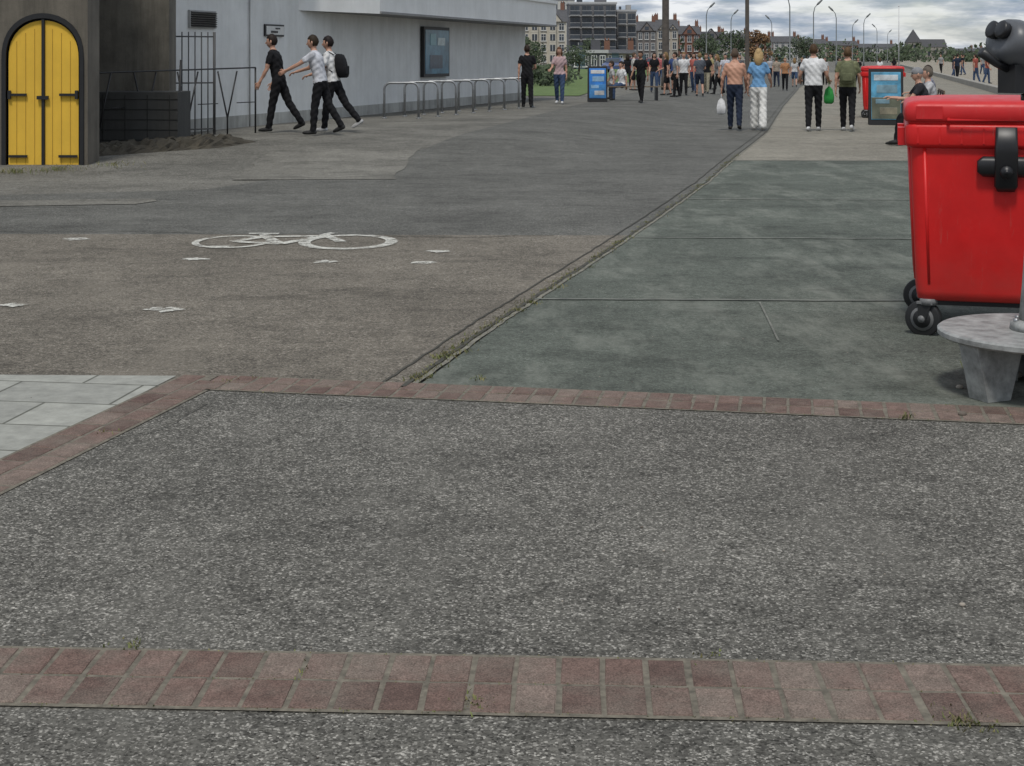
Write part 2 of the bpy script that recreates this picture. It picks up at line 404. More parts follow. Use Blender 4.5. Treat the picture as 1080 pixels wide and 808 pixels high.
for px,py,r_ in ((1012,412,.018),(1015,441,.02),(1045,412,.02),(1060,405,.03),(1035,408,.02),(1072,400,.03),(677,560,.006),(700,585,.005),(1015,643,.010),(380,480,.005),(1052,398,.025),(1040,396,.02),(1066,394,.025)):
    d=py-60; m.ell(((px-540)*1.55/d,2480/d,.01+r_*.4),(r_,r_*.8,r_*.6),R.choice([0,1]),8,5)
for _ in range(260):
    y=R.uniform(2.8,12); x=R.uniform(-.42,.42)*y; r_=R.uniform(.002,.004); m.ell((x,y,.012),(r_,r_,r_*.6),R.choice([0,1]),5,3)
m.finish('loose_stones',[plain('stone',(.35,.31,.26),.9),plain('stone_dark',(.13,.11,.09),.9)])

# ------------------------------------------------------------------ dark building with yellow arched door
DK=wallmat('weathered_render',(.15,.132,.105),(.055,.05,.04),.5)
DK2=wallmat('weathered_concrete',(.185,.17,.14),(.07,.063,.05),.6)
YEL=wallmat('yellow_paint',(.76,.47,.05),(.55,.33,.05),.18,.1)
BLK=plain('black_iron',(.012,.012,.013),.5,var=.2)
bld=empty('harbour_store_building')
m=M()
x0,x1=-7.13,-5.98; cx=(x0+x1)/2; hw=(x1-x0)/2; zs=1.50; zt=2.16
def arch(hw_,zs_,zt_,n=16):
    out=[]
    for k in range(n+1):
        a=math.pi*k/n
        out.append((cx+hw_*math.cos(a),zs_+(zt_-zs_)*(math.sin(a)**.8)))
    return out
ar=arch(hw,zs,zt)
prof_top=5.5
yw=21.2
m.box(((-16+x0)/2,yw+.3,prof_top/2-.15),(x0+16,.6,prof_top+.3),0)
m.box(((x1-5.93)/2,yw+.3,prof_top/2-.15),(-5.93-x1,.6,prof_top+.3),0)
for k in range(len(ar)-1):
    (xa,za),(xb,zb)=ar[k],ar[k+1]
    m.add([(xa,yw,za),(xb,yw,zb),(xb,yw,prof_top),(xa,yw,prof_top),(xa,yw+.6,za),(xb,yw+.6,zb)],[(0,3,2,1),(0,1,5,4)],0)
m.add([(-16,yw+.6,-.1),(-5.93,yw+.6,-.1),(-7.0,25.3,-.1),(-16,25.3,-.1),(-16,yw+.6,5.5),(-5.93,yw+.6,5.5),(-7.0,25.3,5.5),(-16,25.3,5.5)],[(1,2,6,5),(4,5,6,7),(3,0,4,7)],0)
m.box(((-16-5.66)/2+2.0,25.3,2.6),(10.34-4,.5,5.8),1)
m.box((-5.8,25.22,2.6),(.16,.2,5.6),1)
m.finish('walls',[DK,DK2],parent=bld)
m=M()
fr_o=arch(hw,zs,zt,24); fr_i=arch(hw-.06,zs,zt-.07,24)
fr_o=[(x1,0)]+fr_o+[(x0,0)]; fr_i=[(x1-.06,0)]+fr_i+[(x0+.06,0)]
for k in range(len(fr_o)-1):
    a,b_=fr_o[k],fr_o[k+1]; c,d=fr_i[k],fr_i[k+1]; y=yw-.02; y2=yw+.1
    m.add([(a[0],y,a[1]),(b_[0],y,b_[1]),(d[0],y,d[1]),(c[0],y,c[1]),(c[0],y2,c[1]),(d[0],y2,d[1])],[(0,1,2,3),(3,2,5,4)],1)
for sgn in (-1,1):
    pts=[(x,z_) for x,z_ in arch(hw-.085,zs,zt-.1,24) if (x-cx)*sgn>.02]
    if sgn>0: pl=[(cx+.022,.04),(x1-.085,.04)]+pts+[(cx+.022,zt-.1)]
    else: pl=[(cx-.022,zt-.1)]+pts+[(x0+.085,.04),(cx-.022,.04)]
    n=len(pl); m.add([(x,yw+.03,z_) for x,z_ in pl],[tuple(range(n))],0)
    for i in range(1,4):
        xx=cx+sgn*i*.125; zz=zs+(zt-.12-zs)*math.sqrt(max(0,1-((xx-cx)/(hw-.085))**2))-.03
        m.box((xx,yw+.027,zz/2),(.005,.008,zz-.1),2)
    m.box((cx+sgn*.35,yw+.0,1.02),(.24,.03,.035),1); m.box((cx+sgn*.35,yw+.0,.16),(.26,.03,.035),1)
    m.box((cx+sgn*.47,yw+.0,1.02),(.04,.04,.12),1)
m.box((cx,yw+.02,zt/2-.03),(.04,.05,zt-.1),1)
m.box((cx,yw-.01,.98),(.16,.04,.05),1)
m.box((cx,yw+.15,zt/2),(hw*2,.02,zt),1)
m.finish('arched_double_door',[YEL,BLK,plain('groove',(.42,.26,.03),.8)],parent=bld)

m=M()
m.box((-5.92,24.4,.52),(1.3,.95,.95),0); 
for i in range(6): m.box((-5.92,23.92,.08+.16*i),(1.302,.012,.012),1)
for i in range(4): m.box((-6.45+.35*i,23.92,.5),(.012,.012,.9),1)
m.finish('concrete_block_plinth',[wallmat('dark_block',(.06,.06,.056),(.025,.025,.023),.4),plain('mort',(.025,.025,.022),.9)],bevel=.015)
m=M(); vs=[];fs=[]
nxx,nyy=40,14
for j in range(nyy+1):
    for i in range(nxx+1):
        u=i/nxx;v=j/nyy
        x=-6.75+2.3*u+ .35*v; y=21.9+u*1.9+v*1.1
        e=min(1,min(u,1-u)*7)*min(1,v*4)*min(1,(1-v)*5+.3)
        vs.append((x+R.uniform(-.02,.02),y+R.uniform(-.03,.03),rise(x,y)-.02+e*(.16+R.uniform(-.06,.05))))
for j in range(nyy):
    for i in range(nxx):
        a=j*(nxx+1)+i; fs.append((a,a+1,a+nxx+2,a+nxx+1))
m.add(vs,fs,0,False)
m.finish('earth_bank',[wallmat('earth',(.07,.06,.042),(.025,.022,.017),.5,.8)],fixn=False)

m=M()
gx0,gx1,gy0,gy1=-5.86,-5.18,25.9,26.4
for i in range(8):
    t=i/7; x=gx0+(gx1-gx0)*t; y=gy0+(gy1-gy0)*t
    m.tube([(x,y,.15),(x,y,1.98)],.011 if 0<i<7 else .024,0,6)
for zz in (.3,1.1,1.9): m.tube([(gx0,gy0,zz),(gx1,gy1,zz)],.014,0,6)
m.finish('metal_gate',[plain('grey_iron',(.07,.07,.07),.6)])
m=M()
f0=Vector((-6.5,23.2));f1=Vector((-4.55,26.9)); n=9
for i in range(n-1):
    a=f0.lerp(f1,i/(n-1));b_=f0.lerp(f1,(i+1)/(n-1)); c=(a+b_)/2
    zb=rise(c.x,c.y)
    if i%2==0:
        zt=1.3
        m.tube([(a.x,a.y,zt),(c.x,c.y,zb+.3),(c.x,c.y,zb)],.014,0,6)
        m.tube([(b_.x,b_.y,zt),(c.x,c.y,zb+.3)],.014,0,6)
    else:
        m.tube([(a.x,a.y,.75),(b_.x,b_.y,.75)],.009,0,6)
m.tube([(f0.x-.3,f0.y-.2,1.28),(f0.x,f0.y,1.3),(f1.x,f1.y,1.36)],.014,0,6)
m.tube([(f1.x,f1.y,rise(f1.x,f1.y)),(f1.x,f1.y,1.36)],.016,0,6)
m.tube([(-5.35,24.2,0),(-5.3,24.3,1.5)],.02,0,6)
m.finish('wire_fence',[BLK])

# ------------------------------------------------------------------ white building
WH=wallmat('white_render',(.72,.73,.72),(.48,.48,.44),.2,.12)
WH2=wallmat('white_fascia',(.78,.785,.77),(.55,.55,.51),.15,.1)
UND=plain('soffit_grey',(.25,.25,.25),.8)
wb=empty('white_seafront_building')
P0=Vector((-5.98,26.45)); P1=Vector((.42,48.1)); D=(P1-P0); LW=D.length; D.normalize()
angW=math.atan2(D.y,D.x)
WT=Matrix.Translation((P0.x,P0.y,0))@Matrix.Rotation(angW,4,'Z')
m=M(); m.T=WT
m.box((LW/2,4.5,1.35),(LW,9,3.1),0)
m.box((LW/2,4.5,3.22),(LW-.02,9,.64),0)
m.box((LW/2,-.012,.28),(LW,.02,.3),2)
m.finish('walls',[WH,WH2,wallmat('plinth',(.45,.45,.42),(.22,.22,.2),.5)],parent=wb)
m=M(); m.T=WT
s0=5.4
vsn=[(s0,-.0,2.52),(s0+2.2,-.95,2.5),(LW+.25,-.95,2.5),(LW+.25,.3,2.5),(s0,.3,2.52)]
top=[(x,y,3.3) for x,y,z_ in vsn]
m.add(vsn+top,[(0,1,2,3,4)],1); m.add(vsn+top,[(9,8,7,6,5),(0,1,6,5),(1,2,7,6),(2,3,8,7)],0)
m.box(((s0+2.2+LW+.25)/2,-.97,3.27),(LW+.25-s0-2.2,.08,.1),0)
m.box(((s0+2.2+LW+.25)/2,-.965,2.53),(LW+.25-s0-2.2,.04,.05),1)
m.box((s0/2-.1,-.1,3.35),(s0+.6,.3,.09),1)
m.finish('canopy_roof',[WH2,UND],parent=wb)
m=M(); m.T=WT
def px2s(px):
    t=(px-540)/1600; return (P0.x-t*P0.y)/(t*D.y-D.x)
a,b_=px2s(198),px2s(226); m.box(((a+b_)/2,-.02,2.23),(b_-a,.05,.32),0)
for i in range(7): m.box(((a+b_)/2,-.06,2.11+.04*i),(b_-a-.06,.04,.012),1,R=Matrix.Rotation(.5,3,'X'))
a,b_=px2s(278),px2s(298); m.box(((a+b_)/2,-.02,2.08),(b_-a,.03,.24),1); m.box(((a+b_)/2,-.04,2.08),(b_-a-.08,.02,.17),2)
m.box(((a+b_)/2-.05,-.055,2.05),(.3,.01,.04),1); m.box(((a+b_)/2+.1,-.056,2.12),(.2,.01,.03),1)
m.tube([(px2s(262),-.03,.2),(px2s(262),-.03,3.1)],.014,0,6)
m.finish('wall_vent_and_sign',[plain('vent_grey',(.35,.35,.34),.7),BLK,plain('sign_white',(.6,.6,.58),.6)],parent=wb)
a,b_=px2s(443),px2s(470)
m=M(); m.T=WT; c=(a+b_)/2; w=b_-a
m.box((c,-.06,1.68),(w,.1,1.3),0)
m.box((c,-.115,1.68),(w-.16,.012,1.14),1)
m.box((c-.1,-.125,1.42),(w*.5,.006,.35),2); m.box((c+.3,-.125,1.95),(w*.3,.006,.2),3); m.box((c-.35,-.126,2.0),(w*.22,.006,.3),4)
m.finish('poster_display_case',[BLK,plain('poster_blue',(.07,.20,.28),.3,var=.5,scale=2),plain('poster_dark',(.03,.06,.09),.3,var=.5),plain('poster_pale',(.45,.55,.55),.3,var=.3),plain('poster_teal',(.12,.3,.34),.3)],bevel=.01)
GALV=plain('galvanised_steel',(.30,.31,.32),.42,metal=.6,var=.2,scale=15)
for k in range(8):
    y=33.2+k*1.08; x=-2.42+k*.37; z0=rise(x,y)
    m=M(); h=.78; w=.38; r_=.14; pts=[(-w,0,-.02),(-w,0,h-r_)]
    for j in range(1,6):
        a=rad(180-90*j/6); pts.append((-w+r_+r_*math.cos(a),0,h-r_+r_*math.sin(a)))
    pts+= [(-w+r_,0,h),(w-r_,0,h)]
    for j in range(1,6):
        a=rad(90-90*j/6); pts.append((w-r_+r_*math.cos(a),0,h-r_+r_*math.sin(a)))
    pts+=[(w,0,h-r_),(w,0,-.02)]
    m.T=Matrix.Translation((x,y,z0))@Matrix.Rotation(rad(-6),4,'Z')
    m.tube(pts,.027,0,10,ax=(0,1,0))
    for sx in (-w,w): m.tube([(sx,0,.0),(sx,0,.02)],.06,0,10)
    m.finish('bicycle_stand',[GALV])

# ------------------------------------------------------------------ wheelie bin
def redmat(name,col):
    m,nt,b=newmat(name); L=nt.links; co=coords(nt)
    n=noise(nt,co,3,5,.65); r=ramp(nt,[(.3,g(.86)),(.7,g(1.08))]); L.new(n,r.inputs[0])
    c=mixc(nt,col,r.outputs[0],1,'MULTIPLY')
    ns=noise(nt,coords(nt,(9,9,1.2)),4,5,.8); rs=ramp(nt,[(.60,g(0)),(.74,g(.45))]); L.new(ns,rs.inputs[0])
    c=mixc(nt,c,(.42,.12,.10),rs.outputs[0])       # scuffs
    sp=N(nt,'ShaderNodeSeparateXYZ'); L.new(co,sp.inputs[0])
    mr=N(nt,'ShaderNodeMapRange'); L.new(sp.outputs[2],mr.inputs[0]); mr.inputs[1].default_value=.2; mr.inputs[2].default_value=.55; mr.inputs[3].default_value=.45; mr.inputs[4].default_value=0
    nd=noise(nt,co,9,5,.7); mm_=N(nt,'ShaderNodeMath',operation='MULTIPLY'); L.new(mr.outputs[0],mm_.inputs[0]); L.new(nd,mm_.inputs[1])
    c=mixc(nt,c,(.14,.09,.07),mm_.outputs[0])      # road dirt near the base
    L.new(c,b.inputs['Base Color'])
    rr=ramp(nt,[(.3,g(.36)),(.7,g(.52))]); L.new(nd,rr.inputs[0]); L.new(rr.outputs[0],b.inputs['Roughness'])
    b.inputs['Specular IOR Level'].default_value=.4
    bump(nt,b,noise(nt,co,120,2,.5),.06,.002)
    return m
RED=redmat('red_plastic',(.64,.014,.014))
REDd=redmat('red_plastic_lid',(.56,.018,.02))
RUB=plain('black_rubber',(.015,.015,.016),.6)
BLP=plain('black_plastic',(.014,.014,.016),.4)
GRYP=plain('grey_hub',(.16,.16,.16),.5)
def wheel_bin(x,y,rz,scale=1.0):
    m=M(); m.T=Matrix.Translation((x,y,0))@Matrix.Rotation(rz,4,'Z')@Matrix.Scale(scale,4)
    rg=[rrect(.88,.90,.05,.205),rrect(.92,.94,.06,.215),rrect(.935,.96,.06,.26),rrect(.995,1.02,.06,1.04),rrect(1.0,1.025,.06,1.10)]
    m.loft(rg,0)
    m.loft([rrect(1.005,1.03,.06,1.05),rrect(1.045,1.07,.065,1.06),rrect(1.055,1.08,.065,1.075),rrect(1.055,1.08,.065,1.165),rrect(1.045,1.07,.06,1.18)],0)
    m.loft([rrect(1.02,1.05,.06,1.17),rrect(1.03,1.06,.06,1.21)],0)
    m.loft([rrect(1.05,1.08,.06,1.195),rrect(1.065,1.095,.065,1.205),rrect(1.06,1.09,.065,1.275),rrect(1.035,1.065,.07,1.298),rrect(.96,1.0,.08,1.31),rrect(.7,.75,.12,1.322),rrect(.3,.35,.1,1.328)],1)
    for sx in (-1,1):
        m.loft([rrect(.016,.02,.006,.30,3,sx*.40,-.476),rrect(.018,.02,.006,1.05,3,sx*.425,-.508)],0)
    for yy in (-.3,0,.3):
        for sx in (-1,1): m.loft([rrect(.03,.04,.010,.3,3,sx*.462,yy*.9),rrect(.03,.04,.010,1.05,3,sx*.495,yy)],0)
    for k in range(9):
        xx=-.46+.115*k
        m.box((xx,-.535,1.12),(.010,.018,.085),0)
    m.box((-.40,-.545,1.245),(.14,.02,.07),1); m.box((.40,-.545,1.245),(.14,.02,.07),1)
    for sx in (-1,1):
        m.box((sx*.54,-.2,1.1),(.05,.14,.1),1); m.box((sx*.54,.25,1.1),(.05,.14,.1),1)
    m.loft([rrect(.24,.03,.012,.90,4,0,-.525),rrect(.30,.05,.014,.925,4,0,-.535),rrect(.30,.055,.014,.985,4,0,-.54),rrect(.24,.035,.012,1.01,4,0,-.535)],2)
    m.loft([rrect(.09,.04,.01,.82,4,0,-.515),rrect(.12,.07,.014,.85,4,0,-.53),rrect(.12,.08,.014,1.03,4,0,-.555),rrect(.11,.06,.014,1.17,4,0,-.57)],2)
    m.tube([(0,-.55,.93),(0,-.605,.93)],[.038,.032],2,12)
    m.tube([(0,-.59,.93),(0,-.612,.93)],[.016,.014],2,10)
    m.tube([(-.3,-.55,1.21),(-.3,-.575,1.205),(.3,-.575,1.205),(.3,-.55,1.21)],.010,1,8)
    m.box((0,0,.195),(.86,.88,.03),2)
    for sx in (-1,1):
        for sy in (-1,1):
            cx,cy=sx*.40,sy*.43; wr=.10
            Rm=Matrix.Rotation(rad(68)+(.3 if sy>0 else 0)+(.25 if sx>0 else 0),4,'Z'); T0=m.T
            m.T=T0@Matrix.Translation((cx,cy,0))@Rm
            m.tube([(0,0,.18),(0,0,.215)],.05,3,12)
            off=.03
            m.tube([(-.022,off,wr),(-.018,off,wr),(.018,off,wr),(.022,off,wr)],[wr*.93,wr,wr,wr*.93],4,28)
            m.tube([(-.027,off,wr),(.027,off,wr)],wr*.66,3,20)
            m.tube([(-.030,off,wr),(.030,off,wr)],wr*.5,4,20)
            m.tube([(-.040,off,wr),(.040,off,wr)],wr*.2,3,12)
            for s2 in (-1,1):
                m.add([(s2*.032,-.03,.19),(s2*.032,.05,.19),(s2*.032,off+.018,wr-.02),(s2*.032,off-.018,wr-.02),(s2*.037,-.03,.19),(s2*.037,.05,.19),(s2*.037,off+.018,wr-.02),(s2*.037,off-.018,wr-.02)],[(0,1,2,3),(4,5,6,7),(0,1,5,4),(1,2,6,5),(2,3,7,6),(3,0,4,7)],4)
            m.box((0,.01,.19),(.085,.09,.012),3)
            m.T=T0
    return m.finish('red_wheelie_bin',[RED,REDd,BLP,GRYP,RUB])
wheel_bin(2.80,8.72,rad(-14))
wheel_bin(9.40,38.5,rad(-13))

# ------------------------------------------------------------------ coin viewer on pedestal
VG=plain('viewer_grey_paint',(.10,.105,.115),.4,var=.15,scale=8)
PG=plain('pedestal_grey_paint',(.29,.295,.285),.6,var=.4,scale=12,bs=.1)
cx,cy=2.425,6.95
tel=empty('coin_operated_telescope')
m=M()
m.tube([(cx,cy,.262),(cx,cy,.272),(cx,cy,.292),(cx,cy,.30)],[.445,.46,.46,.45],0,56,smooth=False)
m.tube([(cx,cy,.30),(cx,cy,.335),(cx,cy,.345)],[.14,.135,.10],0,24)
for k in range(8):
    a=2*math.pi*k/8; m.tube([(cx+.115*math.cos(a),cy+.115*math.sin(a),.33),(cx+.115*math.cos(a),cy+.115*math.sin(a),.352)],.013,1,6)
m.tube([(cx,cy,.33),(cx,cy,.5),(cx,cy,.9),(cx,cy,1.3)],[.10,.085,.058,.045],0,24)
for k in range(3):
    a=rad(205+120*k); d=Vector((math.cos(a),math.sin(a),0)); q=Vector((-d.y,d.x,0)); c=Vector((cx,cy,0))
    def P(r_,z_,w): return c+d*r_+q*w+Vector((0,0,z_))
    for w in (-.055,.055):
        vs=[P(.16,.262,w-.006),P(.43,.262,w-.006),P(.37,.012,w-.006),P(.24,.012,w-.006),P(.16,.262,w+.006),P(.43,.262,w+.006),P(.37,.012,w+.006),P(.24,.012,w+.006)]
        m.add(vs,[(0,1,2,3),(4,5,6,7),(0,1,5,4),(1,2,6,5),(2,3,7,6),(3,0,4,7)],0)
    vs=[P(.432,.262,-.05),P(.432,.262,.05),P(.37,.012,.05),P(.37,.012,-.05),P(.422,.262,-.05),P(.422,.262,.05),P(.36,.012,.05),P(.36,.012,-.05)]
    m.add(vs,[(0,1,2,3),(4,5,6,7),(0,1,5,4),(1,2,6,5),(2,3,7,6),(3,0,4,7)],0)
m.finish('pedestal',[PG,GALV],parent=tel)
m=M()
d=Vector((-.90,-.30,.36)).normalized()
q=Vector((.3,-.9,0)).normalized(); up=d.cross(q).normalized(); 
if up.z<0: up=-up
c=Vector((cx-.03,cy,1.57))
m.tube([(cx,cy,1.28),(cx,cy,1.36)],[.07,.06],1,20)
m.tube([(cx,cy,1.35),(cx,cy,1.38)],[.09,.09],1,20)
for s_ in (-1,1):
    m.tube([Vector((cx,cy,1.37))+q*s_*.05,Vector((cx,cy,1.41))+q*s_*.15,c+q*s_*.15],[.022,.022,.026],1,8)
    m.tube([c+q*s_*.17,c+q*s_*.11],[.045,.045],1,16)
m.tube([c-d*.28,c-d*.26,c-d*.1,c+d*.06,c+d*.15,c+d*.19,c+d*.20],[(.10,.07),(.12,.085),(.14,.11),(.14,.115),(.13,.105),(.115,.09),(.08,.06)],0,24,ax=q)
for s_ in (-1,1):
    o=q*s_*.055
    m.tube([c-d*.26+o,c-d*.42+o,c-d*.43+o],[.055,.062,.055],0,18)
    m.tube([c-d*.431+o,c-d*.434+o],[.05,.05],1,18)
    o=q*s_*.034+up*.025
    m.tube([c+d*.17+o,c+d*.205+o,c+d*.208+o,c+d*.235+o,c+d*.24+o],[.034,.034,.040,.042,.034],1,16)
m.tube([c+up*.08,c+up*.13],[.05,.035],0,16)
m.box(c-up*.14+d*.03,(.15,.13,.13),1,rz=.3)
m.tube([c-up*.12+d*.06,c-up*.12+d*.18,c-up*.10+d*.27],[.022,.018,.024],1,10)
m.finish('binocular_head',[VG,BLP],parent=tel)

# ------------------------------------------------------------------ signs
def aboard(x,y,rz,w,h,cols,name):
    z0=rise(x,y); m=M(); m.T=Matrix.Translation((x,y,z0))@Matrix.Rotation(rz,4,'Z')
    for s_ in (-1,1):      # s_=1 : panel facing the viewer side (-y), feet splayed outwards
        Rm=Matrix.Rotation(-s_*rad(7),3,'X')
        def B(cx_,cz,ww,hh,t,mat,o): 
            p=Rm@Vector((cx_,-s_*o,cz-h)); m.box((p.x,p.y+(-s_*.02),p.z+h),(ww,t,hh),mat,R=Rm)
        B(0,h*.5,w,h,.03,0,0); B(0,h*.52,w*.86,h*.84,.01,1,.022)
        B(0,h*.30,w*.84,h*.38,.006,2,.03); B(0,h*.84,w*.7,h*.10,.006,3,.031); B(.02,h*.64,w*.6,h*.14,.006,4,.031)
        B(.05,h*.25,w*.5,h*.12,.006,5,.034); B(-.08,h*.42,w*.4,h*.08,.006,4,.035)
    m.box((-w/2+.04,0,h*.3),(.02,h*.16,.02),0); m.box((w/2-.04,0,h*.3),(.02,h*.16,.02),0)
    return m.finish(name,[BLK]+[plain('poster_%d_%s'%(i,name),c,.35,var=.35,scale=4) for i,c in enumerate(cols)],bevel=.004)
aboard(8.45,34.3,rad(-10),.76,1.28,[(.10,.34,.52),(.12,.13,.09),(.55,.6,.62),(.18,.30,.36),(.22,.2,.14)],'pavement_sign')
aboard(2.55,45.3,rad(0),.58,1.07,[(.03,.20,.60),(.05,.22,.5),(.6,.6,.6),(.25,.42,.6),(.5,.5,.5)],'pavement_sign')

# ------------------------------------------------------------------ people
SK=(.48,.27,.19)
def person(x,y,ang,H=1.75,shirt=(.02,.02,.022),pants=(.02,.02,.025),hair=(.03,.02,.015),skin=SK,shoes=(.03,.03,.03),
           lean=3,lt=18,lk=5,rt=-14,rk=14,la=(-12,8,12),ra=(14,8,18),fem=False,sleeve='short',legs='long',flare=0,longhair=False,
           bag=None,backpack=None,sit=0,name='pedestrian',vox=.017,headyaw=0,cap=None,loose=1.0,top=None):
    s=H/1.75; prims=[]; m=M()
    def V3(a,b_,c): return Vector((a,b_,c))
    u=V3(0,math.sin(rad(lean)),math.cos(rad(lean)))
    hipw=.095 if fem else .088; shw=.165 if fem else .19
    mats=['shirt','pants','skin','shoes']
    def cap_(label,pts,rs,ax=None,seg=12):
        m.tube(pts,rs,0,seg,round_=True,ax=ax)
        for i in range(len(pts)-1): prims.append((label,pts[i],pts[i+1],rs[i],rs[i+1]))
    ts=[-.08,-.02,.07,.16,.28,.38,.46,.50]
    if fem: rr=[(.14,.10),(.168,.115),(.145,.10),(.125,.09),(.15,.115),(.152,.11),(.13,.08),(.08,.06)]
    else: rr=[(.13,.10),(.16,.112),(.155,.108),(.15,.105),(.168,.12),(.18,.12),(.155,.09),(.09,.065)]
    rr=[(a*loose,b_*loose) for a,b_ in rr]
    tp=[u*t for t in ts]
    m.tube(tp,rr,0,18,round_=True,ax=(1,0,0))
    hem=-.03 if top!='crop' else .06
    foot=[]
    for sx,t,k in ((-1,lt,lk),(1,rt,rk)):
        t=rad(t);k=rad(k)
        hip=V3(sx*hipw,0,-.03); kn=hip+V3(sx*.01,math.sin(t),-math.cos(t))*.43; an=kn+V3(0,math.sin(t-k),-math.cos(t-k))*.40
        if legs=='long':
            cap_('pants',[hip,hip.lerp(kn,.5),kn],[.096,.086,.070+flare*.3])
            cap_('pants',[kn,kn.lerp(an,.35),an],[.070+flare*.3,.068+flare*.6,.054+flare])
        else:
            cap_('pants',[hip,hip.lerp(kn,.5),hip.lerp(kn,.85)],[.094,.088,.082])
            cap_('skin',[hip.lerp(kn,.8),kn],[.062,.05]); cap_('skin',[kn,kn.lerp(an,.3),an],[.05,.052,.034])
        p=rad(min(55,max(0,math.degrees(k-t)-12))) if not sit else 0
        fd=V3(sx*.12,math.cos(p),-math.sin(p)).normalized(); dn=V3(0,-math.sin(p),-math.cos(p))
        heel=an+dn*.045-fd*.03; ball=an+dn*.055+fd*.11; toe=an+dn*.06+fd*.17
        cap_('shoes',[heel,ball,toe],[.040,.038,.028],seg=10)
        foot+= [heel.z-.042,ball.z-.042,toe.z-.032]
    hands=[]
    for sx,(a,o,e) in ((-1,la),(1,ra)):
        a=rad(a)+rad(lean)*.3;o=rad(o);e=rad(e)
        sh=u*.445+V3(sx*shw,0,0)
        d1=V3(sx*math.sin(o),math.sin(a)*math.cos(o),-math.cos(a)*math.cos(o)); el=sh+d1*.285
        d2=V3(sx*math.sin(o)*.35-(.25*sx if e>1.2 else 0),math.sin(a+e),-math.cos(a+e)).normalized(); wr=el+d2*.25
        if sleeve=='short':
            cap_('shirt',[sh-V3(sx*.03,0,-.01),sh+d1*.14],[.062,.058]); cap_('skin',[sh+d1*.1,el],[.045,.038]); cap_('skin',[el,wr],[.038,.027])
        elif sleeve=='long':
            cap_('shirt',[sh-V3(sx*.03,0,-.01),el],[.062,.048]); cap_('shirt',[el,wr-d2*.02],[.048,.036])
        elif sleeve=='none':
            cap_('skin',[sh-V3(sx*.02,0,0),el],[.056,.042]); cap_('skin',[el,wr],[.042,.028])
        hands.append((wr,d2,sx))
    nb=u*.49; hd=V3(0,.5*math.sin(rad(lean))+.03,1).normalized(); hc=u*.52+hd*.155
    cap_('skin',[nb,hc-hd*.06],[.056,.05])
    me=bpy.data.meshes.new('tmp'); me.from_pydata(m.v,[],m.f); me.update()
    import bmesh
    bm=bmesh.new(); bm.from_mesh(me); bmesh.ops.recalc_face_normals(bm,faces=bm.faces); bm.to_mesh(me); bm.free()
    ob=bpy.data.objects.new('tmp',me); scene.collection.objects.link(ob)
    md=ob.modifiers.new('r','REMESH'); md.mode='VOXEL'; md.voxel_size=vox
    md2=ob.modifiers.new('s','SMOOTH'); md2.iterations=3; md2.factor=.5
    dg=bpy.context.evaluated_depsgraph_get(); ev=ob.evaluated_get(dg); em=ev.to_mesh()
    vs=[tuple(v.co) for v in em.vertices]; fs=[tuple(p.vertices) for p in em.polygons]
    ev.to_mesh_clear(); bpy.data.objects.remove(ob); bpy.data.meshes.remove(me)
    va=np.array(vs); fc=np.array([va[list(f)].mean(0) for f in fs])
    best=np.full(len(fs),1e9); lab=np.zeros(len(fs),int)
    for (l,p0,p1,r0,r1) in prims:
        p0=np.array(p0);p1=np.array(p1); dd=p1-p0; t=np.clip(((fc-p0)@dd)/(dd@dd),0,1)
        ds=np.linalg.norm(fc-(p0+t[:,None]*dd),axis=1)-(r0+(r1-r0)*t)
        k=ds<best-1e-6; best[k]=ds[k]; lab[k]=mats.index(l)
    ua=np.array(u); t=fc@ua; perp=fc-t[:,None]*ua
    rx=np.interp(t,ts,[r[0] for r in rr]); ry=np.interp(t,ts,[r[1] for r in rr])
    dn=(np.sqrt((perp[:,0]/rx)**2+((perp[:,1]*1.0)/ry)**2)-1)*ry
    over=np.maximum(0,np.maximum(ts[0]-t,t-ts[-1]))
    dn=np.maximum(dn,-.02)+over
    k=(dn<best); tl=np.where(t<hem,1,0); 
    if top=='bare': tl=np.where(t<.03,1,2)
    k2=(t>hem)&(dn<.03)&(lab==1); lab[k]=tl[k]; 
    if top!='bare': lab[k2]=0
    rn=random.Random(int(x*100+y*37))
    ph=[rn.uniform(0,6) for _ in range(4)]
    vs=[(vx+.004*math.sin(vz*60+vy*40+ph[0]),vy+.005*math.sin(vz*45+vx*50+ph[1]),vz) for vx,vy,vz in vs]
    m2=M(); m2.add(vs,fs,[int(q) for q in lab],True)
    Rh=Matrix.Rotation(rad(headyaw),3,'Z')@Matrix.Rotation(-rad(lean*.4),3,'X')
    def hf(w):
        jx=1-.28*max(0,-w.z)**1.3; p=Vector((w.x*.076*jx,w.y*.096,w.z*.122))
        if w.z<0 and w.y<0: p.y*=1-.35*(-w.z)
        if w.z<-.3 and w.y>0: p.y+=.006
        return p
    m2.ell(hc,None,2,20,14,fn=hf,R=Rh)
    def HP(a,b_,c): return hc+Rh@Vector((a,b_,c))
    m2.tube([HP(0,.088,.02),HP(0,.112,-.022),HP(0,.092,-.032)],[.008,.014,.01],2,8,round_=True)
    for sx in (-1,1):
        m2.ell(HP(sx*.078,-.005,-.005),(.012,.02,.032),2,8,6)
        m2.ell(HP(sx*.03,.086,.012),(.013,.008,.007),5,8,5); m2.ell(HP(sx*.03,.0895,.012),(.006,.006,.006),6,6,4)
        m2.tube([HP(sx*.018,.091,.032),HP(sx*.045,.082,.032)],[.004,.003],4,5)
    m2.tube([HP(-.024,.084,-.055),HP(0,.090,-.057),HP(.024,.084,-.055)],[.004,.007,.004],7,6)
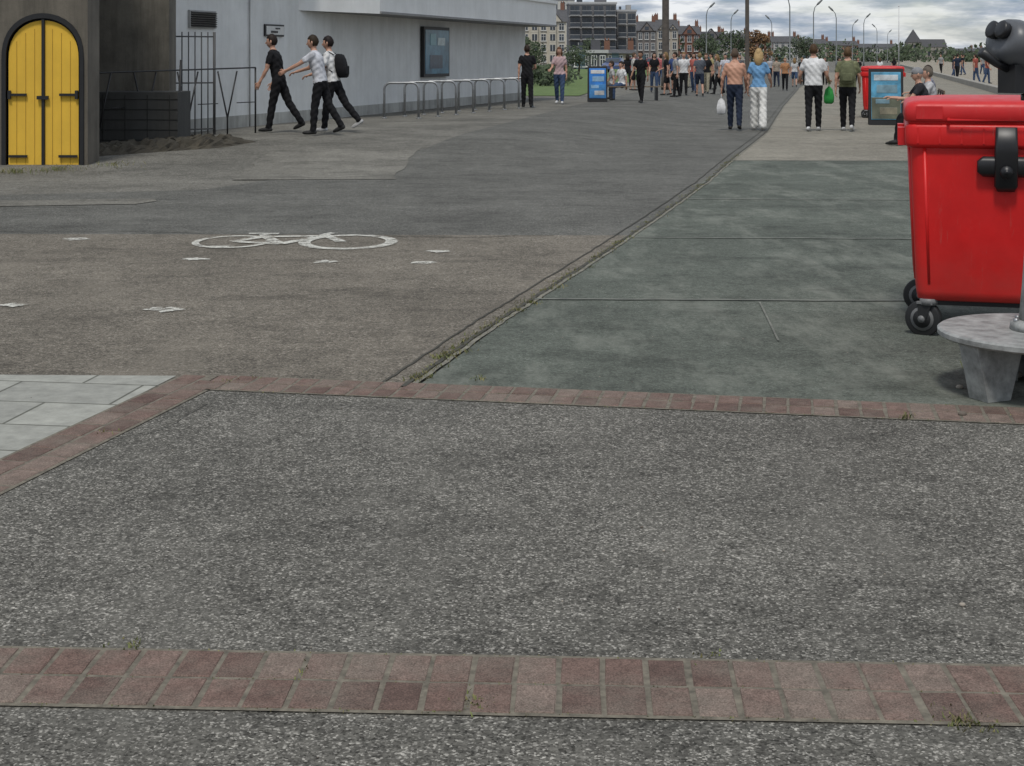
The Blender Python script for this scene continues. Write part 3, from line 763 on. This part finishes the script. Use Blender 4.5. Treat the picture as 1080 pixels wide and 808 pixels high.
    def hair_fn(w):
        p=hf(w)*1.0; k=1.10
        q=Vector((p.x*k,p.y*k-.004,p.z*k+.004))
        face=(w.y>.35 and w.z<.45) or (w.z<-.5) or (abs(w.x)>.6 and w.z<-.1 and w.y>-.1)
        if face: q=p*.9
        q*=1+.035*math.sin(w.x*17+w.z*13)*math.cos(w.y*15)
        return q
    if cap is None:
        m2.ell(hc,None,4,24,18,fn=hair_fn,R=Rh)
    else:
        m2.ell(HP(0,-.004,.045),(.086,.104,.088),8,18,10,R=Rh); m2.ell(HP(0,.11,.05),(.06,.06,.008),8,12,6,R=Rh)
    if longhair:
        m2.tube([HP(0,-.05,.03),HP(0,-.085,-.06),HP(0,-.095,-.16),HP(0,-.085,-.22)],[(.082,.05),(.088,.05),(.085,.042),(.05,.02)],4,14,round_=True,ax=(1,0,0))
        for sx in (-1,1): m2.tube([HP(sx*.07,.0,.03),HP(sx*.08,-.01,-.07),HP(sx*.075,-.03,-.15)],[.025,.026,.018],4,8,round_=True)
    for wr,d2,sx in hands:
        q=Vector((0,1,0)); q=(q-d2*q.dot(d2)).normalized() if abs(d2.y)<.9 else Vector((1,0,0)); nrm=d2.cross(q).normalized()
        if nrm.x*sx>0: nrm=-nrm
        m2.tube([wr-d2*.02,wr+d2*.03,wr+d2*.085],[(.026,.020),(.038,.016),(.04,.014)],2,10,round_=True,ax=q)
        for i,(o_,ln) in enumerate(((.03,.068),(.011,.078),(-.010,.072),(-.030,.055))):
            b0=wr+d2*.085+q*o_; b1=b0+d2*ln*.5+nrm*.008; b2=b1+(d2*.6+nrm*.7).normalized()*ln*.5
            m2.tube([b0,b1,b2],[.0095,.0085,.007],2,6,round_=True)
        b0=wr+d2*.03+q*.03; m2.tube([b0,b0+(d2*.6+q*.7).normalized()*.035,b0+(d2*.95+q*.5+nrm*.3).normalized()*.065],[.012,.011,.008],2,6,round_=True)
    if backpack is not None:
        c0=u*.28+V3(0,-.19,0)
        rings=[]
        for (tz,w,dd) in ((-.24,.20,.10),(-.21,.28,.15),(-.05,.30,.18),(.1,.28,.16),(.18,.22,.12),(.2,.12,.06)):
            rings.append([Vector(p)+u*tz for p in rrect(w,dd,.045,0,4,c0.x,c0.y)])
            rings[-1]=[V3(p.x,p.y,p.z+c0.z) for p in rings[-1]]
        m2.loft(rings,9)
        m2.loft([[Vector(p)+V3(0,-.1,c0.z+zz) for p in rrect(w,.05,.02,0,4,c0.x,c0.y)] for zz,w in ((-.18,.18),(-.16,.21),(-.04,.21),(-.02,.18))],9)
        for sx in (-1,1):
            m2.tube([u*.46+V3(sx*.09,-.12,0),u*.52+V3(sx*.10,-.02,0),u*.44+V3(sx*.11,.125,0),u*.28+V3(sx*.13,.13,0),u*.15+V3(sx*.15,-.05,0)],[(.02,.008)]*5,9,8)
    if bag:
        col,side=bag; wr,d2,sx=hands[0 if side<0 else 1]; hp=wr+d2*.1
        m2.tube([hp+V3(0,-.03,0),hp+V3(0,-.05,-.12)],.006,8,6); m2.tube([hp+V3(0,.03,0),hp+V3(0,.05,-.12)],.006,8,6)
        m2.loft([[Vector(p)+hp for p in rrect(w,dd,.02,zz,4)] for zz,w,dd in ((-.10,.03,.12),(-.16,.14,.2),(-.3,.20,.24),(-.42,.19,.22),(-.45,.12,.18))],8)
    zoff=-min(foot)
    z0=rise(x,y)+.012
    Tm=Matrix.Translation((x,y,z0))@Matrix.Rotation(rad(ang),4,'Z')@Matrix.Scale(s,4)@Matrix.Translation((0,0,zoff))
    m2.v=[tuple(Tm@Vector(v)) for v in m2.v]
    bagc=bag[0] if bag else (cap if cap is not None else (.5,.5,.5))
    pm=lambda n_,c,r_=.85:plain(n_,c,r_,var=.25,scale=9,bs=.15,spec=.2)
    mm=[pm('cloth_top',shirt),pm('cloth_trousers',pants),plain('skin',skin,.55,var=.06),pm('shoe',shoes,.6),pm('hair',hair,.6),
        plain('eye_white',(.6,.6,.58),.3),plain('iris',(.03,.02,.015),.3),plain('lips',(.35,.12,.1),.5),pm('accessory',bagc),pm('backpack',backpack if backpack is not None else (.02,.02,.02))]
    return m2.finish(name,mm)
def at(px,py,h=CAMZ):
    y=1600*h/(py-60); 
    for _ in range(6):
        x=(px-540)/1600*y; y=1600*(CAMZ-rise(x,y))/(py-60)
    return (px-540)/1600*y,y
BK=(.013,.013,.015); WT_=(.68,.68,.68); NAVY=(.02,.028,.05); JEAN=(.05,.08,.15); GREYC=(.2,.2,.2)
def P_(px,py,ang,head,**k):
    x,y=at(px,py); H=(py-head)*y/1600; 
    return person(x,y,ang,H=max(1.5,min(1.95,H)),**k)
P_(294,140,82,36,shirt=BK,pants=BK,lean=12,lt=12,lk=3,rt=-22,rk=12,la=(10,6,15),ra=(-5,8,25),vox=.014,hair=(.02,.013,.01),loose=1.05)
P_(338,143,80,37,shirt=(.55,.56,.6),pants=BK,lean=13,lt=10,lk=6,rt=-18,rk=14,la=(52,6,8),ra=(35,8,35),vox=.014,hair=(.03,.02,.012),loose=1.05)
P_(352,140,78,38,shirt=WT_,pants=BK,lean=10,lt=14,lk=8,rt=-26,rk=14,la=(10,8,60),ra=(5,8,50),vox=.014,backpack=BK,hair=(.015,.01,.01),shoes=(.5,.5,.5),loose=1.05)
P_(775,138,-8,52,shirt=(.5,.28,.2),skin=(.52,.28,.19),pants=NAVY,top='bare',sleeve='none',lt=8,lk=2,rt=-12,rk=10,bag=(WT_,-1),la=(2,14,12),vox=.015,hair=(.10,.07,.05),loose=1.08)
P_(800,138,-12,52,shirt=(.16,.33,.55),pants=(.74,.73,.70),fem=True,longhair=True,hair=(.42,.29,.14),flare=.035,lt=9,lk=2,rt=-9,rk=7,vox=.015,shoes=(.5,.45,.4),ra=(10,14,50),la=(0,10,10))
P_(858,139,-14,47,shirt=WT_,pants=BK,lt=-8,lk=10,rt=11,rk=3,bag=((.04,.30,.07),1),vox=.015,hair=(.07,.04,.02),shoes=(.6,.6,.6),loose=1.12,ra=(8,14,60),la=(8,16,60))
P_(894,139,-14,50,shirt=(.17,.18,.10),pants=BK,lt=12,lk=3,rt=-14,rk=14,vox=.015,hair=(.10,.06,.03),shoes=(.6,.6,.6),loose=1.1,backpack=(.13,.14,.08))
P_(556,114,5,48,shirt=BK,pants=BK,lt=8,lk=2,rt=-6,rk=5,ra=(10,10,70))
P_(590,110,170,50,shirt=(.5,.36,.37),pants=JEAN,fem=True,longhair=True,hair=(.12,.06,.03),shoes=(.6,.6,.6),lt=10,lk=4,rt=-10,rk=10,ra=(15,10,60))
P_(676,109,150,54,shirt=BK,pants=BK,lt=12,lk=4,rt=-12,rk=10,skin=(.3,.16,.1))
P_(646,106,90,70,shirt=(.4,.4,.4),pants=(.12,.11,.1),lt=78,lk=80,rt=82,rk=85,sit=1,fem=True)
P_(656,106,120,68,shirt=WT_,pants=JEAN,lt=80,lk=80,rt=84,rk=82,sit=1)
crowd=[(703,101,58,BK,BK),(713,103,60,(.3,.3,.3),BK),(721,101,56,WT_,BK),(732,98,60,(.4,.12,.1),JEAN),(738,102,56,(.09,.1,.12),NAVY),(745,99,58,BK,(.3,.27,.2)),
       (757,100,58,GREYC,BK),(765,96,58,(.5,.5,.55),JEAN),(711,96,62,(.05,.08,.2),BK),(690,98,62,BK,JEAN),(751,95,60,(.35,.3,.15),BK),
       (828,96,62,(.4,.2,.1),BK),(838,92,62,(.5,.5,.5),JEAN),(846,90,62,BK,BK),(819,92,63,(.3,.25,.2),NAVY),(870,90,61,(.5,.5,.5),BK),(884,92,61,(.05,.07,.15),BK),(905,88,62,BK,NAVY),(928,86,62,WT_,BK),(780,92,60,(.1,.1,.11),BK),
       (668,96,63,(.45,.42,.4),BK),(662,93,64,BK,BK),(728,93,62,WT_,(.3,.28,.22)),(697,91,63,(.35,.1,.1),JEAN),(943,82,62,BK,BK),(812,84,62,(.4,.4,.42),BK),(896,84,62,(.5,.5,.52),BK)]
for i,(px,py,hd,c1,c2) in enumerate(crowd):
    f=i%3==0; w=R.uniform(6,16)
    P_(px,py,R.choice([0,-10,170,180,160,90,-90]),hd,shirt=c1,pants=c2,fem=f,longhair=f,lt=w,lk=4,rt=-w,rk=w*.9,vox=.024,hair=R.choice([(.02,.015,.01),(.08,.05,.03),(.2,.13,.06)]),
       ra=(R.uniform(-10,15),8,R.uniform(10,80)),legs='long' if i%4 else 'short')
bx,by=7.15,26.2
person(bx,by,84,1.72,shirt=(.03,.03,.035),pants=BK,lt=84,lk=76,rt=80,rk=70,sit=1,lean=14,la=(40,5,50),ra=(38,5,55),cap=(.25,.25,.26),vox=.018)
person(bx+.55,by+1.6,84,1.7,shirt=(.45,.45,.46),pants=GREYC,lt=84,lk=80,rt=80,rk=80,sit=1,lean=8,la=(30,5,50),ra=(30,5,55),vox=.018,hair=(.12,.10,.08))
person(bx+1.85,by+6.3,84,1.7,shirt=(.2,.2,.25),pants=BK,lt=84,lk=80,rt=80,rk=80,sit=1,lean=8,la=(30,5,50),ra=(30,5,55),vox=.02)
WOOD=plain('bench_timber',(.16,.12,.08),.7,var=.3,stretch=(8,1,1))
for (X,Y,L_) in ((7.45,27.0,3.6),(9.0,33.0,2.6)):
    m=M(); m.T=Matrix.Translation((X,Y,0))@Matrix.Rotation(rad(90-13.2),4,'Z')
    for i in range(4): m.box((0,.2-.11*i-.05,.40),(L_,.09,.035),0)
    for i in range(3): m.box((0,-.27-.03*i,.56+.12*i),(L_,.03,.09),0)
    for s_ in (-1,0,1):
        m.box((s_*(L_/2-.2),0,.19),(.08,.5,.38),1,taper=.85); m.box((s_*(L_/2-.2),-.31,.6),(.05,.03,.42),1)
    m.finish('bench',[WOOD,BLK],bevel=.006)
m=M(); m.T=Matrix.Translation((3.75,46.8,rise(3.75,46.8)))
for i in range(3): m.box((0,.12*i-.12,.43),(1.8,.1,.035),0)
for s_ in (-.7,.7): m.box((s_,0,.2),(.08,.35,.41),1)
m.finish('bench',[WOOD,BLK])

# ------------------------------------------------------------------ posts & lamps
PD=plain('dark_timber_post',(.06,.05,.042),.8,var=.3)
def post(px,Y,w,h,name,col=PD):
    x=(px-540)/1600*Y; m=M(); z0=rise(x,Y)
    m.tube([(x,Y,z0),(x,Y,z0+.5),(x,Y,z0+.52),(x,Y,z0+h-.1),(x,Y,z0+h)],[w*.62,w*.6,w*.5,w*.45,w*.3],0,14)
    m.tube([(x,Y,z0+h*.7),(x,Y,z0+h*.7+.06)],[w*.6,w*.6],0,14)
    m.finish(name,[col])
post(702,62,.30,6.0,'totem_post'); post(788,78,.22,7.5,'totem_post')
LG=plain('lamp_column_grey',(.13,.14,.14),.5,var=.1)
LE=plain('lantern_glass',(.4,.4,.38),.3)
def lamp(x,Y,h=8,s_=1):
    m=M(); m.tube([(x,Y,0),(x,Y,1),(x,Y,1.02),(x,Y,h-1),(x+.15*s_,Y,h-.3),(x+.5*s_,Y,h+.15)],[.12,.12,.08,.06,.05,.045],0,10)
    m.tube([(x+.4*s_,Y,h+.02),(x+.6*s_,Y,h+.22),(x+1.1*s_,Y,h+.7)],[(.06,.05),(.14,.07),(.1,.04)],0,10)
    m.finish('street_lamp',[LG,LE])
for px,Y,s_ in ((833,165,-1),(858,190,1),(882,215,-1),(899,290,1),(925,330,-1),(911,250,1),(771,230,1),(814,260,-1),(936,400,1),(745,200,1)):
    lamp((px-540)/1600*Y,Y,8.0,s_)
m=M(); x=51.0;m.tube([(x,200,0),(x,200,8.2)],[.08,.05],0,8); m.ell((x,200,8.25),(.1,.1,.1),0,8,6); m.finish('flagpole',[plain('white_pole',(.6,.6,.6),.5)])

# ------------------------------------------------------------------ distant buildings
GL=plain('window_glass',(.05,.06,.075),.15,var=.3,scale=.4)
FRW=plain('window_frame',(.6,.6,.58),.6)
FRD=plain('window_frame_dark',(.12,.12,.12),.6)
def bcol(c,n_='bwall'): return wallmat(n_,c,tuple(x*.6 for x in c),.2,.1)
def house(name,x0,x1,Y,h,st,bays,col,roof='flat',roofc=(.08,.08,.085),depth=10,balc=False,bay=False,rz=0,gables=0):
    m=M(); w=x1-x0; m.T=Matrix.Translation(((x0+x1)/2,Y,0))@Matrix.Rotation(rz,4,'Z')
    wallh=h if roof=='flat' else h*.76
    m.box((0,depth/2,wallh/2),(w,depth,wallh),0)
    sh=wallh/st; bw=w/bays
    for i in range(st):
        for j in range(bays):
            cx=-w/2+bw*(j+.5); cz=sh*(i+.52)
            ww=bw*(.75 if balc else .5); hh=sh*.6
            m.box((cx,-.04,cz),(ww+.2,.08,hh+.2),2)
            m.box((cx,-.07,cz),(ww,.08,hh),1)
            m.box((cx,-.10,cz),(.08,.06,hh),2)
            if not balc: m.box((cx,-.10,cz+hh*.15),(ww,.05,.07),2)
            m.box((cx,-.14,cz-hh/2-.16),(ww+.4,.2,.12),2)
            if balc and i>0:
                m.box((cx,-.7,sh*i+.08),(bw*.85,1.4,.16),3); 
                m.box((cx,-1.36,sh*i+.6),(bw*.82,.03,.85),1)
                m.box((cx,-1.37,sh*i+1.1),(bw*.85,.07,.08),3)
            if bay and j%2==0:
                m.box((cx,-.55,sh*i+sh/2),(bw*.75,1.0,sh*.98),0); m.box((cx,-1.08,cz),(bw*.55,.06,hh),1); m.box((cx,-1.12,cz),(.09,.05,hh),2)
        if balc: m.box((0,-.05,sh*(i+1)-.1),(w+.1,.12,.22),3)
    m.box((-w/2+bw*.95,-.12,1.1),(1.1,.2,2.2),4)
    if roof=='flat':
        m.box((0,depth/2,wallh+.2),(w+.4,depth+.4,.4),3); m.box((w*.2,depth/2,wallh+1),(w*.25,3,1.4),0); m.box((-w*.25,depth/2,wallh+.8),(w*.12,2,1.1),1)
    else:
        z0=wallh;z1=h; o=.4
        m.add([(-w/2-o,-o,z0),(w/2+o,-o,z0),(w/2+o,depth+o,z0),(-w/2-o,depth+o,z0),(-w/2-o,depth/2,z1),(w/2+o,depth/2,z1)],[(0,1,5,4),(2,3,4,5),(1,2,5),(3,0,4),(0,3,2,1)],5)
        m.box((-w*.45,depth/2,z1+.4),(.9,.7,2),6); m.box((w*.45,depth/2,z1+.4),(.9,.7,2),6)
        for q_ in (-.25,.25):
            m.tube([(-w*.45+q_,depth/2,z1+1.4),(-w*.45+q_,depth/2,z1+1.8)],.12,6,6); m.tube([(w*.45+q_,depth/2,z1+1.4),(w*.45+q_,depth/2,z1+1.8)],.12,6,6)
        for k in range(gables):
            gx=-w/2+w*(k+.5)/gables; gw=w/gables*.35
            m.add([(gx-gw,-.3,z0),(gx+gw,-.3,z0),(gx,-.3,z0+gw*1.3),(gx,depth*.4,z0+gw*1.3),(gx-gw,depth*.35,z0),(gx+gw,depth*.35,z0)],[(0,1,2)],0)
            m.add([(gx-gw-.2,-.5,z0-.1),(gx,-.5,z0+gw*1.3+.1),(gx,depth*.4,z0+gw*1.3+.1),(gx-gw-.2,depth*.4,z0-.1),(gx+gw+.2,-.5,z0-.1),(gx+gw+.2,depth*.4,z0-.1)],[(0,1,2,3),(1,4,5,2)],5)
            m.box((gx,-.33,z0+gw*.4),(gw*.6,.05,gw*.5),1)
    m.finish(name,[bcol(col),GL,FRD if balc else FRW,plain('trim',(.45,.45,.45),.7),plain('door',(.06,.1,.12),.5),plain('slate_roof',roofc,.8,var=.25,scale=2),plain('chimney_brick',(.2,.1,.07),.9)],fixn=True)
def hz(top,Y): return 1.55+(60-top)*Y/1600
def hx(px,Y): return (px-540)/1600*Y
def H_(name,pa,pb,top,Y,*a,**k): house(name,hx(pa,Y),hx(pb,Y),Y,hz(top,Y),*a,**k)
H_('cream_guesthouse',540,597,9,330,4,6,(.54,.50,.42),'pitch',depth=12,bay=True,gables=2)
H_('modern_apartment_block',600,650,4,350,5,4,(.15,.15,.16),'flat',depth=14,balc=True)
H_('modern_apartment_block',651,671,12,356,4,2,(.35,.34,.33),'flat',depth=14,balc=True)
H_('white_hotel',582,606,0,410,5,3,(.55,.54,.5),'flat',depth=12)
H_('terraced_house',672,692,22,400,3,3,(.18,.16,.15),'pitch',gables=1)
H_('terraced_house',693,715,20,415,3,3,(.42,.38,.32),'pitch',gables=2)
H_('terraced_house',716,738,27,430,3,3,(.22,.11,.08),'pitch',gables=1)
H_('terraced_house',739,762,33,450,3,3,(.16,.15,.15),'pitch',gables=1,roofc=(.05,.05,.055))
H_('terraced_house',763,790,35,470,2,4,(.40,.36,.30),'pitch')
H_('terraced_house',791,815,38,500,2,3,(.24,.13,.10),'pitch',gables=2)
H_('terraced_house',816,842,38,520,3,4,(.45,.44,.42),'pitch')
H_('terraced_house',843,872,41,560,2,4,(.30,.27,.24),'pitch')
H_('terraced_house',873,905,43,600,2,4,(.35,.2,.15),'pitch')
H_('terraced_house',906,945,46,640,2,5,(.4,.39,.36),'pitch')
H_('terraced_house',950,985,49,700,2,4,(.45,.43,.4),'pitch')
H_('terraced_house',990,1030,51,720,2,5,(.26,.2,.17),'pitch')
H_('terraced_house',1035,1090,50,760,2,6,(.4,.38,.35),'pitch')
H_('seafront_kiosk',604,640,56,190,1,4,(.09,.09,.1),'flat',depth=5)
H_('seafront_kiosk',640,668,52,240,1,3,(.35,.3,.25),'pitch',depth=6)
m=M(); X=hx(963,680); 
m.box((X,680,4),(6,6,8),0); m.box((X+8,684,3),(14,9,6),0)
m.add([(X-3.2,676.8,8),(X+3.2,676.8,8),(X+3.2,683.2,8),(X-3.2,683.2,8),(X,680,14)],[(0,1,4),(1,2,4),(2,3,4),(3,0,4)],1)
m.add([(X+1,679.3,6),(X+15.2,679.3,6),(X+15.2,688.7,6),(X+1,688.7,6),(X+1,684,9.5),(X+15.2,684,9.5)],[(0,1,5,4),(2,3,4,5),(1,2,5),(3,0,4)],1)
for k in range(4): m.box((X+4+3*k,679.45,3.4),(1,.1,2.6),2)
m.box((X,676.95,6),(1.2,.1,2),2)
m.finish('church',[bcol((.28,.26,.23)),plain('slate_roof',(.07,.07,.075),.8),GL])

# ------------------------------------------------------------------ trees
def leafmat(name,c):
    m,nt,b=newmat(name); ge=N(nt,'ShaderNodeNewGeometry'); r=ramp(nt,[(0,tuple(x*.45 for x in c)),(.5,c),(1,tuple(x*1.5 for x in c))]); nt.links.new(ge.outputs['Random Per Island'],r.inputs[0])
    nt.links.new(r.outputs[0],b.inputs['Base Color']); b.inputs['Roughness'].default_value=.8; return m
BARK=plain('bark',(.09,.07,.05),.9,var=.3)
LF=leafmat('foliage',(.045,.065,.03)); LFb=leafmat('foliage_brown',(.16,.09,.04)); 
def leaves(m,c,r_,n,size,mat):
    for _ in range(n):
        while True:
            v=Vector((R.uniform(-1,1),R.uniform(-1,1),R.uniform(-1,1)))
            if v.length<1: break
        v=v.normalized()*(v.length**.4)
        p=Vector(c)+Vector((v.x*r_[0],v.y*r_[1],v.z*r_[2])); s_=size*R.uniform(.5,1.3)
        a=Vector((R.gauss(0,1),R.gauss(0,1),R.gauss(0,1))).normalized(); b_=a.orthogonal().normalized()
        m.add([p-a*s_,p+b_*s_*.6,p+a*s_,p-b_*s_*.6],[(0,1,2,3)],mat)
def tree(x,y,h,wd,lf,name='tree'):
    m=M(); z0=rise(x,y)
    m.tube([(x,y,z0),(x+.1,y,z0+h*.3),(x-.05,y,z0+h*.6)],[h*.04,h*.03,h*.015],0,8)
    for k in range(9):
        a=R.uniform(0,6.28); zz=h*R.uniform(.38,.85); rr_=wd*.5*R.uniform(.3,.8); e=(x+math.cos(a)*rr_,y+math.sin(a)*rr_,z0+zz)
        m.tube([(x,y,z0+h*.35+k*.02*h),e],[h*.014,h*.004],0,5)
        q=wd*R.uniform(.18,.3); leaves(m,e,(q,q,q*.75),120,h*.035,1)
    leaves(m,(x,y,z0+h*.85),(wd*.25,wd*.25,h*.13),140,h*.035,1)
    m.finish(name,[BARK,lf],fixn=False)
tree(hx(549,150),150,3.8,3.6,LF); tree(hx(562,170),170,3.4,3.2,LF); tree(hx(610,130),130,2.6,3.4,LF); tree(hx(797,150),150,4.3,2.6,LFb); tree(hx(622,300),300,5.5,5,LF)
tree(hx(775,300),300,7,5,LF); tree(hx(745,340),340,7,6,LF); tree(hx(850,320),320,6,6,LF)
m=M()
for i in range(170):
    t=R.random(); Y=R.uniform(420,760); px=600+480*R.random(); X=hx(px,Y); hh=R.uniform(3,8)*(1.0 if px<900 else .8)
    q=R.uniform(3,6); leaves(m,(X,Y,hh*.5),(q,q,hh*.6),60,.8,0)
m.finish('distant_trees',[LF],fixn=False)
m=M()
for i in range(60):
    y=R.uniform(70,110); x=hx(R.uniform(556,596),y); leaves(m,(x,y,.5+rise(x,y)),(.8,.8,.5),60,.12,0)
m.finish('hedge',[LF],fixn=False)

# ------------------------------------------------------------------ cars
def car(x,y,rz,col):
    m=M(); m.T=Matrix.Translation((x,y,0))@Matrix.Rotation(rz,4,'Z')
    L_=2.1
    prof=[(-L_,.35),(-L_,.75),(-1.95,.92),(-1.5,.95),(-1.05,1.4),(.45,1.44),(1.1,.98),(1.95,.85),(L_,.65),(L_,.35)]
    rings=[[Vector((p[0],-.86,min(p[1],.95))) for p in prof],[Vector((p[0],-.70,p[1])) for p in prof],[Vector((p[0],.70,p[1])) for p in prof],[Vector((p[0],.86,min(p[1],.95))) for p in prof]]
    m.loft(rings,0,smooth=False)
    for s_ in (-1,1):
        m.add([(-1.35,s_*.83,1.0),(.95,s_*.83,1.0),(.4,s_*.735,1.36),(-1.0,s_*.735,1.33)],[(0,1,2,3)],1)
        for wx in (-1.3,1.3): m.tube([(wx,s_*.7,.31),(wx,s_*.88,.31)],.31,2,16); m.tube([(wx,s_*.88,.31),(wx,s_*.89,.31)],.18,3,12)
    m.add([(.52,-.66,1.405),(.52,.66,1.405),(1.1,.68,1.0),(1.1,-.68,1.0)],[(0,1,2,3)],1); m.add([(-1.10,-.66,1.38),(-1.10,.66,1.38),(-1.51,.68,.98),(-1.51,-.68,.98)],[(0,1,2,3)],1)
    for s_ in (-1,1): m.box((2.1,s_*.6,.68),(.04,.3,.12),3); m.box((-2.1,s_*.65,.78),(.04,.2,.14),4)
    m.finish('parked_car',[plain('car_paint',col,.3,var=.05),GL,RUB,GRYP,plain('tail_lamp',(.4,.02,.02),.3)],bevel=.03)
for i,(px,Y) in enumerate(((648,150),(668,160),(690,180),(715,190),(735,200))):
    car(hx(px,Y),Y,rad(R.choice([76,-104,5])),R.choice([(.02,.02,.025),(.5,.5,.5),(.3,.03,.03),(.05,.08,.2)]))
# people along the beach edge further out
for i in range(9):
    Y=R.uniform(85,150); x=hx(R.uniform(985,1045),Y)
    person(x,Y,R.uniform(0,360),R.uniform(1.6,1.8),shirt=R.choice([BK,NAVY,(.3,.3,.3),(.3,.08,.06)]),pants=R.choice([BK,JEAN]),lt=8,rt=-8,vox=.03)

# ------------------------------------------------------------------ light, sky, camera
sd_=Vector((-.10,-.46,.84)).normalized()
el=math.asin(sd_.z); az=math.atan2(sd_.x,sd_.y)
w=bpy.data.worlds.new('World'); scene.world=w; w.use_nodes=True; nt=w.node_tree; L=nt.links
bg=nt.nodes['Background']; bg.inputs[1].default_value=.115
sk=N(nt,'ShaderNodeTexSky'); sk.sky_type='NISHITA'; sk.sun_disc=False; sk.sun_elevation=el; sk.sun_rotation=az; sk.air_density=1; sk.dust_density=1
tc=N(nt,'ShaderNodeTexCoord'); mp=N(nt,'ShaderNodeMapping'); mp.inputs['Scale'].default_value=(1,1,5); L.new(tc.outputs['Generated'],mp.inputs[0])
n1=noise(nt,mp.outputs[0],9,5,.55); r=ramp(nt,[(.38,g(.55)),(.56,g(1))]); L.new(n1,r.inputs[0])
n2=noise(nt,mp.outputs[0],16,5,.6); r2=ramp(nt,[(.40,(2.6,3.2,4.0)),(.50,(4.4,4.8,5.4)),(.60,(7.4,7.6,7.8))]); L.new(n2,r2.inputs[0])
L.new(mixc(nt,sk.outputs[0],r2.outputs[0],r.outputs[0]),bg.inputs[0])
sun=bpy.data.lights.new('sun','SUN'); sun.energy=2.1; sun.angle=rad(10); sun.color=(1,.96,.89)
so=bpy.data.objects.new('sun',sun); scene.collection.objects.link(so); so.rotation_euler=(-sd_).to_track_quat('-Z','Y').to_euler(); so.location=(0,0,30)
cam=bpy.data.cameras.new('camera'); co_=bpy.data.objects.new('camera',cam); scene.collection.objects.link(co_)
co_.location=(0,0,CAMZ); co_.rotation_euler=(rad(90),0,0); cam.sensor_width=36; cam.lens=1600/1080*36; cam.shift_y=-344/1080
cam.clip_end=6000; cam.clip_start=.05
scene.camera=co_
scene.view_settings.view_transform='Standard'; scene.view_settings.look='None'; scene.view_settings.exposure=0
